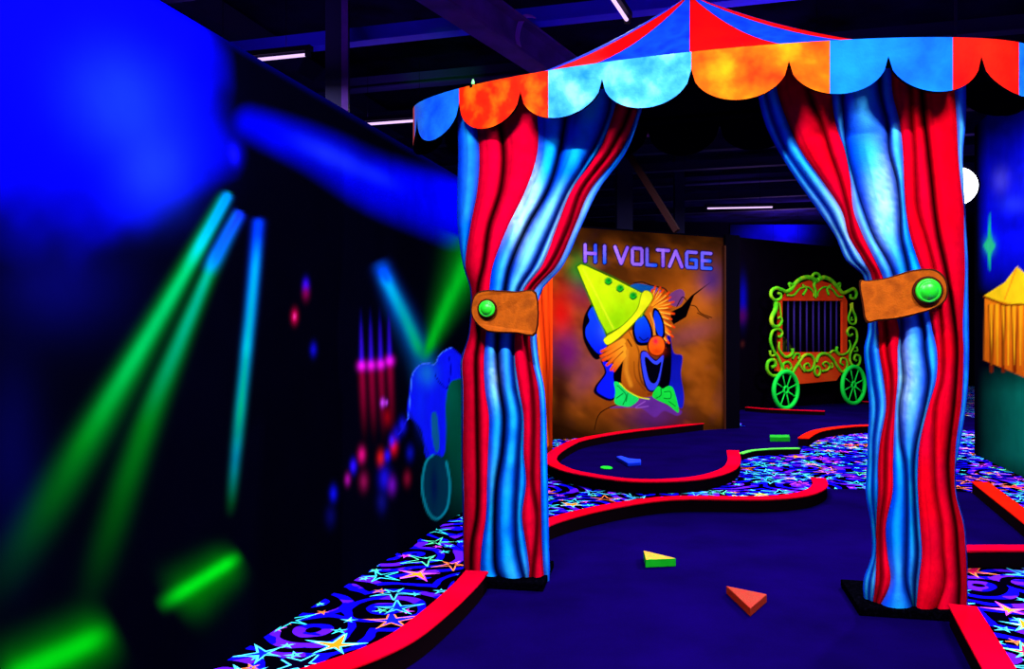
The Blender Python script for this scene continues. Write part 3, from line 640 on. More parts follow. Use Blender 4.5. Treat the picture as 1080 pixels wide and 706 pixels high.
def lamp(a, b, power, label):
    a, b = Vector(a), Vector(b); c = (a + b) / 2; d = (b - a).normalized(); L = (b - a).length
    root = empty('blacklight_lamp', c); tag(root, label, 'ceiling light', 'blacklight tubes on the ceiling')
    m = MB(); m.tube([a, b], .016, 10); m.build('tube', M['tube'], root, True)
    m = MB(); m.beam(a + Vector((0, 0, .06)) - d * .04, b + Vector((0, 0, .06)) + d * .04, .07, .05)
    for p in (a, b): m.box(p + Vector((0, 0, .02)), (.05, .05, .08))
    m.build('housing', M['lamphouse'], root)
    for t in (.2, .8):
        m = MB(); q = a.lerp(b, t); m.tube([q + Vector((0, 0, .08)), Vector((q.x, q.y, 5.7))], .003, 6); m.build('hanger_rod', M['black'], root)
    if power:
        ld = bpy.data.lights.new('tube_light', 'AREA'); ld.shape = 'RECTANGLE'; ld.size = L; ld.size_y = .05; ld.energy = power; ld.color = LC
        lo = bpy.data.objects.new('tube_light', ld); COL.objects.link(lo); lo.parent = root; lo.location = (0, 0, -.03)
        lo.rotation_euler = (0, 0, math.atan2(d.y, d.x))
        ld = bpy.data.lights.new('upward_tube_light', 'AREA'); ld.shape = 'RECTANGLE'; ld.size = L; ld.size_y = .05; ld.energy = power * (1.5 if a.y > 24 else .15 if power < 100 else .05); ld.color = (.45, .2, 1)
        lo = bpy.data.objects.new('upward_tube_light', ld); COL.objects.link(lo); lo.parent = root; lo.location = (0, 0, .1)
        lo.rotation_euler = (PI, 0, math.atan2(d.y, d.x))
for i, l in enumerate(LAMPS): lamp(*l)

def flood():
    c = P(1008, 197, 8.2); root = empty('flood_lamp', c); tag(root, 'bright white round lamp glowing behind the right curtain', 'lamp')
    aim = (Vector((1.2, 3.2, .6)) - c).normalized(); q = aim.to_track_quat('Z', 'Y').to_matrix()
    ring = lambda r, z, n=28: [c + q @ Vector((r * math.cos(2 * PI * k / n), r * math.sin(2 * PI * k / n), z)) for k in range(n)]
    def lathe(prof, name, mt, n=28):
        V = []; Fc = []
        for r, z in prof: V += ring(r, z, n)
        for i in range(len(prof) - 1):
            for k in range(n): Fc.append((i * n + k, i * n + (k + 1) % n, (i + 1) * n + (k + 1) % n, (i + 1) * n + k))
        mesh(name, V, Fc, mt, root, True)
    lathe([(.001, .07), (.08, .065), (.15, .045), (.2, .0)], 'lens', M['flood'])
    lathe([(.205, .01), (.22, .0), (.2, -.12), (.12, -.22), (.001, -.25)], 'housing', M['black'])
    m = MB(); m.tube([c + Vector((0, 0, .2)), Vector((c.x, c.y, 5.7))], .015, 8); m.build('hanger_rod', M['darksteel'], root)
    ld = bpy.data.lights.new('flood_light', 'SPOT'); ld.energy = 1700; ld.color = (.8, .8, 1); ld.spot_size = math.radians(80); ld.spot_blend = .6; ld.shadow_soft_size = .12
    lo = bpy.data.objects.new('flood_light', ld); COL.objects.link(lo); lo.parent = root; lo.location = aim * .12; lo.rotation_euler = (-aim).to_track_quat('Z', 'Y').to_euler()
flood()

# ================================================================== LANES
def flat_poly(name, pts, z, th, mt, label, cat):
    me = bpy.data.meshes.new(name); bm = bmesh.new()
    vs_ = [bm.verts.new((p[0], p[1], z)) for p in pts]; f = bm.faces.new(vs_); f.normal_update()
    if f.normal.z < 0: f.normal_flip()
    r = bmesh.ops.extrude_face_region(bm, geom=[f]); 
    for v in [g for g in r['geom'] if isinstance(g, bmesh.types.BMVert)]: v.co.z -= th - .001
    bmesh.ops.triangulate(bm, faces=bm.faces); bmesh.ops.recalc_face_normals(bm, faces=bm.faces); bm.to_mesh(me); bm.free()
    o = link(name, me, mt); tag(o, label, cat); return o
CZ = .13
gc = lambda L_: [G(x, y, CZ).xy for x, y in L_]
curbA = [(-1.58, 2.92), (-1.22, 3.26)] + [tuple(v) for v in gc([(339, 706), (388, 689), (428, 669), (464, 641), (490, 617), (503, 602)])]
curbB = gc([(556, 562), (578, 550), (626, 537), (682, 527.5), (727, 524.5), (800, 525), (840, 522), (858, 517), (865, 511), (863, 504)])
curbC = gc([(765, 443), (715.6, 448.8), (660, 455), (616, 462.5), (598, 469), (582, 480), (583, 488), (600, 496), (627, 501.5), (662, 506), (700, 506.5), (738, 503.5), (765, 496), (774, 487), (773, 475)])
curbF = gc([(782, 475), (786, 473.5), (796, 471.5), (818, 470), (843, 469.5)])
curbG = gc([(847, 462), (856, 456.5), (868, 453), (890, 450), (915, 448.5), (950, 448)])
curbD1 = gc([(1033.5, 508), (1058, 526.5), (1085, 547), (1135, 585.5)])
curbD2 = gc([(1003, 578), (1040, 577.5), (1085, 577.5), (1120, 577.5)])
curbE = gc([(1015, 638), (1055.5, 707)]) + [Vector((1.6, 2.0))]
curbH = gc([(787, 428), (815, 430), (870, 432)])
curbI = gc([(909, 421), (925, 422)])
def curb(pts, wd, label, capm, n=6, h=CZ, smooth=True):
    C_ = spline([tuple(p) for p in pts], n) if smooth and len(pts) > 2 else np.array([tuple(p) for p in pts])
    C_ = np.array([c for i, c in enumerate(C_) if i == 0 or np.hypot(*(c - C_[i - 1])) > .01])
    T = np.gradient(C_, axis=0); T /= np.linalg.norm(T, axis=1)[:, None]; N_ = np.stack([-T[:, 1], T[:, 0]], 1)
    def strip(w2, z0, z1, name, mt, par):
        V = []; Fc = []; c = (C_[0] + C_[-1]) / 2
        for p, nn in zip(C_, N_):
            for s_, z in ((-1, z0), (1, z0), (1, z1), (-1, z1)): V.append((p[0] + nn[0] * w2 * s_, p[1] + nn[1] * w2 * s_, z))
        for i in range(len(C_) - 1):
            for k in range(4): Fc.append((4 * i + k, 4 * i + (k + 1) % 4, 4 * i + 4 + (k + 1) % 4, 4 * i + 4 + k))
        e = 4 * (len(C_) - 1); Fc += [(3, 2, 1, 0), (e, e + 1, e + 2, e + 3)]
        o = mesh(name, V, Fc, mt)
        if par: o.parent = par
        b = o.modifiers.new('bevel', 'BEVEL'); b.width = .006; b.segments = 2; b.limit_method = 'ANGLE'
        return o
    o = strip(wd / 2 - .008, 0, h - .018, 'lane_curb', M['curbside'], None); tag(o, label, 'curb')
    strip(wd / 2, h - .018, h, 'top_board', capm, o); return o
curb(curbA, .15, 'red-topped curb sweeping from the bottom edge to the left curtain base', M['capred'])
curb(curbB, .15, 'long red-topped curb curving behind the left curtain past the dark main lane', M['capred'])
curb(curbC, .16, 'red-topped curb looping round the lane below the clown panel', M['capred'])
curb(curbF, .07, 'thin lime green curb edging the star carpet right of the clown lane', M['caplime'], h=.09)
curb(curbG, .16, 'orange-red curb curving into the right curtain from the left', M['caporange'])
curb(curbD1, .16, 'orange-red curb slanting down to the right edge beside the right curtain', M['caporange'])
curb(curbD2, .15, 'red curb running level to the right edge from behind the right curtain', M['capred'])
curb(curbE, .145, 'red-topped curb from the right curtain foot to the bottom right corner', M['capred'])
curb(curbH, .10, 'thin red curb in front of the left wagon wheel', M['capred'], h=.10)
curb(curbI, .08, 'short red curb to the right of the right wagon wheel', M['capred'], h=.08)

gf = lambda L_: [tuple(G(x, y, 0).xy) for x, y in L_]
lane1 = [tuple(p) for p in spline([tuple(p) for p in curbA], 5)] + [(.1, 5.45)] + [tuple(p) for p in spline([tuple(p) for p in curbB], 5)[1:]]
lane1 += gf([(874, 516), (913, 517), (1000, 518.5), (1036, 521)]) + [tuple(p) for p in curbD1[1:]] + [tuple(p) for p in curbD2[::-1][1:]] + [(2.55, 4.75)] + [tuple(p) for p in curbE] + [(1.3, -.6), (-1.72, -.6)]
flat_poly('putting_lane', lane1, .004, .003, M['felt'], 'dark navy felt main lane running through the tent gateway', 'carpet')
c2 = [tuple(p) for p in spline([tuple(p) for p in curbC], 5)]
WGL = [Plane((6.25, 18.6), (2.16, 1.4)).at(x, 300, -.36).xy for x in (778, 960)]
f2 = [tuple(p) for p in spline([tuple(p) for p in curbF], 4)]; g2 = [tuple(p) for p in spline([tuple(p) for p in curbG], 4)]
a2 = HP.at(582, 300); b2 = HP.at(779, 300)
lane2 = c2[::-1][:]                                    # from right end round to the panel
lane2 = [tuple(p) for p in c2] + f2 + g2 + [(9.0, 14.5), (10.2, 19.5), (WGL[1][0], WGL[1][1]), (WGL[0][0], WGL[0][1]), (b2.x + .2, b2.y + .2)]
flat_poly('putting_lane', lane2, .004, .003, M['felt'], 'navy felt lane beyond the tent, below the clown panel and wagon', 'carpet')

def wedge(top, h, label, mside, mtop, name='wedge_obstacle', bev=.004):
    m = MB(); m.prism([Vector((p.x, p.y, .0045)) for p in top], (0, 0, h), 0, 1); o = m.build(name, [mside, mtop], bevel=bev); return tag(o, label, 'obstacle')
wedge([G(678.7, 579.7, .07), G(713, 588, .07), G(681, 589.3, .07)], .058, 'green wooden wedge with a worn orange top on the main lane', M['obgreen'], M['obtop'])
wedge([G(765.8, 617.2, .06), G(808.9, 626, .06), G(791.3, 641, .06)], .05, 'orange-red triangular wedge lying on the main lane', M['oborange'], M['oborange'])
wedge([G(812, 458.5, .08), G(832, 458.5, .08), G(833, 461, .08), G(812, 461, .08)], .07, 'low green block on the far lane beyond the lime curb', M['obgreen'], M['obgreen'])
m = MB(); m.prism([Vector((*G(x, y, .012).xy, .0045)) for x, y in ((650, 485), (655, 484), (664, 487), (676, 488), (676, 491), (662, 492), (657, 489))], (0, 0, .05))
tag(m.build('blue_marker', M['obblue'], bevel=.01), 'bright blue lump lying on the clown lane', 'obstacle')
c = G(639.5, 494.5, 0); m = MB(); m.prism([Vector((c.x + .075 * math.cos(a), c.y + .11 * math.sin(a), .0045)) for a in np.linspace(0, 2 * PI, 28, endpoint=False)], (0, 0, .012))
tag(m.build('tee_marker', mat('marker_green', (20, 230, 40)), bevel=.003), 'small bright green disc flat on the clown lane', 'marker')

# ================================================================== THE TENT GATEWAY
GC, GTH, GA, GB = Vector((1.17, 5.3, 0)), math.radians(-18), 1.97, .665
ZT, ZCUSP, ZBOT, ZPEAK = 3.26, 3.165, 2.965, 3.87
def ell(deg, z, k=1.0, off=0.0):
    a = math.radians(deg); u, v = GA * k * math.cos(a), GB * k * math.sin(a)
    if off:
        nx, ny = math.cos(a) / GA, math.sin(a) / GB; l = math.hypot(nx, ny); u += nx / l * off; v += ny / l * off
    return Vector((GC.x + u * math.cos(GTH) - v * math.sin(GTH), GC.y + u * math.sin(GTH) + v * math.cos(GTH), z))
def rim_angle(px, py):                             # where the front rim crosses a sight line
    t = G(px, py, 0) if 0 else None; Yt = F * (ZT - EYE) / (HZ - py); X = (px - CXP) / F * Yt
    d = Vector((X - GC.x, Yt - GC.y)); u = d.x * math.cos(GTH) + d.y * math.sin(GTH)
    best = min(((abs((ell(a, 0).x / ell(a, 0).y) * F + CXP - px), a) for a in np.arange(-170, -20, .1)), key=lambda q: q[0]); return best[1]
_b = [rim_angle(x, y) for x, y in ((484, 91), (578, 75), (727, 55), (875, 42), (1005, 40))]
_c = [rim_angle(x, y) for x, y in ((440, 105), (484, 91), (549, 80), (635, 66), (729, 55), (832, 46), (937, 40), (1035, 41))]
BND = [-165, _b[0], _b[1], _b[2], _b[3], _b[4], -22, 0, 22, 45, 67.5, 90, 112.5, 135, 158, 177, 195]
VM = [M['blu1'], M['redorange'], M['blu2'], M['orange'], M['blu3'], M['redv']] + [M['blu1'], M['redv']] * 5
RM = [M['blue'], M['red']] * 8
gate = empty('tent_gateway', (GC.x, GC.y, 0)); tag(gate, 'circus tent gateway with striped carved curtains and a scalloped red and blue canopy', 'gateway')
def canopy():
    # roof skin, one stripe per panel
    na = []
    for i in range(16):
        n = 6
        na += [BND[i] + (BND[i + 1] - BND[i]) * k / n for k in range(n)]
    na.append(BND[-1]); NT = 14; T = [i / NT for i in range(NT + 1)]
    prof = lambda t: ZT + (ZPEAK - ZT) * ((1 - t) ** 1.75)
    V = []; Fc = []; mi = []
    for a in na:
        for t in T: V.append(ell(a, prof(t) if t > 0 else ZPEAK, max(t, .004)))
    W = NT + 1
    for i in range(len(na) - 1):
        for j in range(NT): Fc.append((i * W + j, (i + 1) * W + j, (i + 1) * W + j + 1, i * W + j + 1)); mi.append((i // 6) % 2)
    me = bpy.data.meshes.new('canopy_roof'); me.from_pydata([tuple(v) for v in V], [], Fc); me.update()
    o = link('canopy_roof', me, [M['blue'], M['red'], M['black']], gate, True); me.polygons.foreach_set('material_index', mi)
    s = o.modifiers.new('solid', 'SOLIDIFY'); s.thickness = .02; s.offset = -1; s.material_offset = 2; s.material_offset_rim = 0  # black underside: the unlit canopy interior put into the colour
    # flip if normals point down
    if me.polygons[5].normal.z < 0: me.flip_normals()
    # black ring frame inside
    m = MB(); m.tube([ell(a, ZT - .04, 1, -.05) for a in np.linspace(0, 360, 72, endpoint=False)], .025, 8, closed=True)
    m.build('ring_frame', M['black'], gate)
    # scallops
    cus = list(_c)
    fine = np.linspace(_c[-1], 360 + _c[0], 800); pp = np.array([ell(a, 0).xy for a in fine]); ln = np.concatenate([[0], np.cumsum(np.hypot(*np.diff(pp, axis=0).T))])
    nn = 10; cus += [float(np.interp(ln[-1] * k / nn, ln, fine)) for k in range(1, nn + 1)]
    norm = lambda a: a if a >= -153 else a + 360
    for i in range(len(cus) - 1):
        a0, a1 = cus[i], cus[i + 1]; angs = list(np.linspace(a0, a1, 25))
        inner = [b for b in BND if a0 + .3 < b < a1 - .3] + [b + 360 for b in BND if a0 + .3 < b + 360 < a1 - .3]
        for b in inner: angs.append(b)
        angs = sorted(set(angs)); V = []; Fc = []; mi = []; mats_ = []; R = 8
        def panel(a):
            while a >= 195: a -= 360
            while a < -165: a += 360
            for k in range(16):
                if BND[k] <= a < BND[k + 1]: return k
            return 0
        for off in (0, -.022):
            for a in angs:
                s_ = (a - a0) / (a1 - a0); zb = ZCUSP - (ZCUSP - ZBOT) * math.sqrt(max(0, 1 - (2 * s_ - 1) ** 2)) if 0 < s_ < 1 else ZCUSP
                for j in range(R + 1): V.append(ell(a, ZT + .004 - (ZT + .004 - zb) * j / R, 1, off))
        n_ = len(angs); W = R + 1; B0 = n_ * W; pm = [VM[panel((angs[k] + angs[k + 1]) / 2)] for k in range(n_ - 1)]
        for m_ in pm:
            if m_ not in mats_: mats_.append(m_)
        mats_.append(M['black']); bk = len(mats_) - 1  # inner faces black, shade inside the canopy put into the colour
        for k in range(n_ - 1):
            for j in range(R):
                q = (k * W + j, k * W + j + 1, (k + 1) * W + j + 1, (k + 1) * W + j); Fc.append(q); mi.append(mats_.index(pm[k]))
                Fc.append(tuple(B0 + x for x in q[::-1])); mi.append(bk)
            Fc.append((k * W + R, B0 + k * W + R, B0 + (k + 1) * W + R, (k + 1) * W + R)); mi.append(bk)
            Fc.append((k * W, (k + 1) * W, B0 + (k + 1) * W, B0 + k * W)); mi.append(bk)
        for k in (0, n_ - 1):
            for j in range(R): Fc.append((k * W + j, B0 + k * W + j, B0 + k * W + j + 1, k * W + j + 1)); mi.append(bk)
        mesh('scallop', V, Fc, mats_, gate, False, mi)
canopy()

def curtain(side):
    R1 = lambda x: 470 + x / 4.905
    if side == 'L':
        X0, Y0, ta = -.05, 5.27, math.tan(math.radians(12))
        up_y = [92, 118, 160, 200, 240, 280, 308]
        U = [  # outline, blue/red, fold, red/blue, fold, fold, blue/red, fold, red/blue, outline
            [60, 60, 65, 60, 62, 90, 128], [140, 150, 175, 165, 128, 103, 136], [265, 270, 300, 285, 225, 195, 165], [475, 475, 475, 415, 320, 245, 225],
            [640, 625, 590, 530, 420, 335, 305], [850, 840, 755, 635, 545, 455, 375], [890, 870, 790, 655, 575, 500, 400], [965, 945, 850, 705, 635, 540, 430], [1010, 990, 905, 750, 665, 575, 455], [1035, 1012, 935, 795, 700, 608, 495]]
        U = [[R1(v) for v in r] for r in U]
        lo_y = [352, 380, 410, 440, 478, 510, 545, 575, 600, 616]
        Lw = [[114, 75, 78, 78, 78, 80, 84, 86, 88, 88], [121, 84, 88, 88, 86, 90, 92, 90, 94, 94], [165, 150, 152, 155, 158, 160, 155, 130, 125, 125], [200, 190, 195, 215, 210, 205, 200, 180, 172, 170],
              [260, 258, 270, 290, 280, 255, 245, 245, 250, 280], [338, 335, 345, 372, 362, 352, 345, 350, 372, 395], [345, 345, 365, 388, 388, 400, 380, 400, 415, 412], [395, 410, 430, 438, 435, 432, 455, 450, 435, 428],
              [420, 430, 460, 470, 470, 472, 475, 478, 485, 492], [452, 462, 490, 500, 504, 508, 512, 514, 518, 514]]
        Lw = [[470 + v / 4.707 for v in r] for r in Lw]
        cols = ['b', 'r', 'r', 'b', 'b', 'b', 'r', 'r', 'b']; fold = [.35, .5, 1, .25, 1, .8, .35, .85, .45, .3]; ytop, ybot = 94, 613.5
        belt = [(497, 322), (500, 312), (507, 307), (520, 306), (545, 307.5), (566, 309), (566, 352), (545, 352), (520, 351), (510, 348), (501, 340), (497, 331)]; btn = (514, 326, 8.6)
        red = (255, 0, 48); lab = 'left striped curtain with a round green button on its strap'
    else:
        X0, Y0, ta = 2.33, 4.66, math.tan(math.radians(9))
        up_y = [70, 97, 130, 160, 190, 222, 250, 275, 292]
        r5 = lambda x: 790 + x / 4.496
        r6 = lambda x: 820 + x / 4.414
        A_ = [[40, 75, 140, 225, 325], [80, 120, 180, 270, 375], [135, 185, 250, 345, 440], [280, 345, 385, 432, 470], [390, 410, 455, 480, 495], [440, 450, 465, 500, 545], [620, 655, 665, 700, 715], [680, 715, 730, 735, 745], [765, 775, 785, 790, 800], [820, 835, 850, 865, 880], [975, 985, 990, 1002, 1018], [1030, 1028, 1016, 1018, 1026]]
        B_ = [[270, 320, 400], [300, 355, 418], [335, 400, 438], [357, 420, 460], [400, 455, 490], [452, 515, 545], [575, 600, 615], [620, 655, 680], [690, 720, 735], [750, 775, 790], [868, 872, 872], [882, 888, 888]]
        U = [[r5(a[0] - (12 if i < 3 else 4))] + [r5(v) for v in a] + [r6(v) for v in b_] for i, (a, b_) in enumerate(zip(A_, B_))]
        lo_y = [345, 370, 400, 430, 465, 490, 520, 555, 585, 615, 645]
        Lw = [[105, 88, 100, 110, 104, 102, 95, 118, 120, 84, 95], [128, 115, 130, 145, 130, 128, 125, 138, 140, 112, 110], [150, 155, 175, 185, 160, 150, 150, 142, 142, 138, 122], [185, 190, 208, 205, 185, 180, 178, 160, 158, 160, 134],
              [240, 235, 235, 225, 218, 215, 213, 184, 191, 203, 146], [252, 252, 262, 245, 250, 268, 275, 275, 273, 272, 305], [345, 355, 370, 352, 318, 305, 308, 315, 322, 312, 311], [385, 408, 405, 370, 335, 325, 325, 335, 342, 328, 316],
              [425, 435, 432, 402, 395, 395, 402, 425, 432, 440, 400], [485, 495, 490, 480, 462, 455, 465, 490, 498, 505, 500], [520, 524, 521, 513, 492, 486, 488, 524, 534, 538, 538], [548, 549, 546, 535, 512, 493, 495, 530, 540, 543, 544]]
        Lw = [[890 + v / 4.153 for v in r] for r in Lw]
        cols = ['b', 'b', 'r', 'r', 'b', 'b', 'b', 'r', 'r', 'r', 'b']; fold = [.3, .6, .4, .7, .2, .75, .85, .2, .6, .95, .3, .3]; ytop, ybot = 72, 643
        belt = [(906, 297), (915, 296), (935, 293), (958, 286), (975, 283.5), (988, 285), (997, 293), (1000, 304), (998, 316), (988, 325), (970, 331), (945, 337), (925, 339), (913, 340), (909, 320)]; btn = (978, 307, 12.5)
        red = (255, 0, 22); lab = 'right striped curtain with a larger green button on its strap'
    ys = up_y + lo_y; B = [u + l for u, l in zip(U, Lw)]
    def interp(row, y):                                # monotone smooth interpolation
        k = int(np.searchsorted(ys, y)) - 1; k = max(0, min(len(ys) - 2, k))
        y0, y1 = ys[k], ys[k + 1]; t = (y - y0) / (y1 - y0)
        g = lambda i: (row[min(i + 1, len(ys) - 1)] - row[max(i - 1, 0)]) / (ys[min(i + 1, len(ys) - 1)] - ys[max(i - 1, 0)])
        m0, m1, h = g(k), g(k + 1), y1 - y0; t2, t3 = t * t, t ** 3
        return (2 * t3 - 3 * t2 + 1) * row[k] + (t3 - 2 * t2 + t) * h * m0 + (-2 * t3 + 3 * t2) * row[k + 1] + (t3 - t2) * h * m1
    def pt(px, py, off):                               # px on the gateway's front plane, off towards the viewer
        k = (px - CXP) / F; Yp = (Y0 + ta * X0 - off * math.sqrt(1 + ta * ta)) / (1 + ta * k); X = k * Yp; z = EYE + (HZ - py) / F * Yp
        return Vector((X, Yp, z))
    base = pt((B[0][-1] + B[-1][-1]) / 2, ybot, -.1); base.z = .05
    col = empty('curtain_column', base); col.parent = gate; col.location = base - Vector(gate.location); col['label'] = lab
    def part(o): o.parent = col; o.matrix_parent_inverse.identity(); o.location = -base; return o
    NR = 150; rows = np.linspace(ytop, ybot, NR); NS = 12; V = []; Fc = []; C = []
    nseg = len(cols); tabs = np.array([[interp(r, y) for r in B] for y in rows])
    for r_ in range(NR): tabs[r_] = np.maximum.accumulate(tabs[r_])
    def edge_drop(px, L_, R_):
        s_ = (px - L_) / (R_ - L_) * 2 - 1; return -.13 * (abs(s_) ** 4)
    blue_a, blue_b = np.array(lin((0, 70, 242))), np.array(lin((12, 190, 255))); rd = np.array(lin(red)); rd2 = np.array(lin((235, 0, 40)))
    for si in range(nseg):
        b0 = len(V)
        for r_, y in enumerate(rows):
            x0, x1 = tabs[r_, si], tabs[r_, si + 1]; wd = x1 - x0; L_, R_ = tabs[r_, 0], tabs[r_, -1]
            for k in range(NS + 1):
                t = k / NS; px = x0 + wd * t; hgt = math.sin(PI * t) ** .8 * min(.042, wd * .0016)
                d0, d1 = px - x0, x1 - px
                grv = -.02 * fold[si] * math.exp(-(d0 / 2.5) ** 2) - .02 * fold[si + 1] * math.exp(-(d1 / 2.5) ** 2)
                V.append(pt(px, y, hgt + grv + edge_drop(px, L_, R_)))
                if cols[si] == 'b':
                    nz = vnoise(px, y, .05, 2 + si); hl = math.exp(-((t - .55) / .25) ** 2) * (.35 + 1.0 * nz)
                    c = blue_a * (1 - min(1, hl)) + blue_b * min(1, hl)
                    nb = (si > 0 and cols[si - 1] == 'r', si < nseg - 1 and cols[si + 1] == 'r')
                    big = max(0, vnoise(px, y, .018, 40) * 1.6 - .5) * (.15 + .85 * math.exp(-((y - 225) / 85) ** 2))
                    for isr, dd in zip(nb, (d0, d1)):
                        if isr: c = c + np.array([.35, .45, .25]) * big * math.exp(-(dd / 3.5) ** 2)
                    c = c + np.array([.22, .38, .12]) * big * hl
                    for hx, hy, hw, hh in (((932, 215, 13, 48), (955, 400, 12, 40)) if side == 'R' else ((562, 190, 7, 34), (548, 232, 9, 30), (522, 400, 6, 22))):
                        c = c + np.array([.30, .50, .15]) * math.exp(-((px - hx) / hw) ** 2 - ((y - hy) / hh) ** 2) * (.5 + vnoise(px, y, .3, 77))  # pale highlights of strong lamp light painted into the blue
                else:
                    nz = vnoise(px, y, .03, 9 + si); c = rd * nz + rd2 * (1 - nz)
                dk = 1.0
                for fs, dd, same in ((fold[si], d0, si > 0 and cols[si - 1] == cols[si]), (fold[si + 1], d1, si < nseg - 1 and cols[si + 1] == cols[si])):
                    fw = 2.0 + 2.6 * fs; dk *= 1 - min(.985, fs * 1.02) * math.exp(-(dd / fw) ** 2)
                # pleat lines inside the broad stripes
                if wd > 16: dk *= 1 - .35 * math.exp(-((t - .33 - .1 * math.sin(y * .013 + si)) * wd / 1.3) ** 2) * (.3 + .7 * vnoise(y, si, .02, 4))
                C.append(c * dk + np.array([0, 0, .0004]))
        W = NS + 1
        for r_ in range(NR - 1):
            for k in range(NS): q = b0 + r_ * W + k; Fc.append((q, q + W, q + W + 1, q + 1))
    me = bpy.data.meshes.new('drape'); me.from_pydata([tuple(v) for v in V], [], Fc); me.update(); set_paint(me, np.clip(np.array(C), 0, 1))
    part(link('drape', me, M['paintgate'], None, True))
    # carved body behind the painted front: same outline, 30 cm deep
    V = []; Fc = []
    for r_ in range(0, NR, 3):
        y = rows[r_]; L_, R_ = tabs[r_, 0], tabs[r_, -1]; w8 = (R_ - L_)
        V += [pt(L_ + .15, y, -.132), pt(R_ - .15, y, -.132), pt(R_ - .15 - w8 * .03, y, -.27), pt(L_ + .15 + w8 * .03, y, -.27)]
        V += [pt(L_ + w8 * .2, y, -.045), pt(R_ - w8 * .2, y, -.045)]
    n_ = len(V) // 6
    for i in range(n_ - 1):
        a, b_ = 6 * i, 6 * i + 6
        for p_, q_ in ((0, 4), (4, 5), (5, 1), (1, 2), (2, 3), (3, 0)): Fc.append((a + p_, a + q_, b_ + q_, b_ + p_))
    Fc += [(0, 4, 5, 1, 2, 3), tuple(6 * (n_ - 1) + x for x in (0, 3, 2, 1, 5, 4))]
    part(mesh('column_core', V, Fc, mat('core_blue', (6, 18, 90))))
    # strap, slightly bowed around the drape
    bp = spline(belt, 4, True); bow = lambda x: .115 - .03 * abs((x - np.mean(bp[:, 0])) / 50) ** 2
    m = MB(); front = [pt(x, y, bow(x)) for x, y in bp]; back = [pt(x, y, bow(x) - .06) for x, y in bp]; n_ = len(bp)
    cx_, cy_ = bp.mean(0); inn = [pt(cx_ + (x - cx_) * .96, cy_ + (y - cy_) * .93, bow(x) + .008) for x, y in bp]
    m.add(front + back, [(i, (i + 1) % n_, n_ + (i + 1) % n_, n_ + i) for i in range(n_)], 1); m.add(front + inn, [(i, (i + 1) % n_, n_ + (i + 1) % n_, n_ + i) for i in range(n_)], 1)
    m.add(inn, [tuple(range(n_))], 0); m.add(back, [tuple(range(n_))], 1)
    part(m.build('strap', [M['leather'], M['strapedge']]))
    # domed button
    bx, by, br = btn; off0 = bow(bx) + .008; ctr = pt(bx, by, off0); nn = Vector((-ta, -1, 0)).normalized(); e1 = Vector((1, -ta, 0)).normalized(); rr = br / F * ctr.y
    def dome(prof, mt, nm):
        V = []; Fc = []; n = 30
        for r, h in prof:
            for k in range(n): V.append(ctr + e1 * (rr * r * math.cos(2 * PI * k / n)) + Vector((0, 0, rr * r * math.sin(2 * PI * k / n))) + nn * (h * rr))
        for i in range(len(prof) - 1):
            for k in range(n): Fc.append((i * n + k, i * n + (k + 1) % n, (i + 1) * n + (k + 1) % n, (i + 1) * n + k))
        part(mesh(nm, V, Fc, mt, None, True))
    dome([(1.22, 0), (1.24, .12), (1.12, .2), (1.0, .16)], M['strapedge'], 'button_rim'); dome([(1.0, .1), (1.03, .3), (.95, .42), (.84, .44), (.8, .40), (.7, .55), (.5, .7), (.25, .78), (.001, .8)], M['green'], 'button')
    # plinth
    return base
curtain('L'); curtain('R')
for (fx0, fx1, fy, dep, rz) in ((-.33, .25, 5.13, .55, -10), (2.06, 2.6, 4.58, .56, -12)):
    m = MB(); r = math.radians(rz); c = Vector(((fx0 + fx1) / 2, fy + dep / 2 + .02, .0300))
    m.box(c, (fx1 - fx0, dep, .05), r); o = m.build('plinth', M['plinth'], gate, bevel=.006)

def green_led():
    p = ell(-133.4, ZT + .03, 1, -.02); root = empty('green_lamp', p); tag(root, 'tiny green lamp on the left rim of the tent roof', 'lamp')
    m = MB(); m.tube([p + Vector((0, 0, z)) for z in (-.022, .0, .012, .02)], [.01, .01, .007, .002], 10); m.build('bulb', M['led'], root, True)
    m = MB(); m.tube([p + Vector((0, 0, z)) for z in (-.04, -.02)], .024, 10); m.build('socket', M['black'], root, True)
    ld = bpy.data.lights.new('green_light', 'SPOT'); ld.energy = 900; ld.color = (.02, 1, .05); ld.spot_size = math.radians(13); ld.spot_blend = 1; ld.shadow_soft_size = .02
    lo = bpy.data.objects.new('green_light', ld); COL.objects.link(lo); lo.parent = root; lo.location = (0, 0, .06); v = (P(462, 72, 12.1) - p).normalized(); lo.rotation_euler = (-v).to_track_quat('Z', 'Y').to_euler()
green_led()

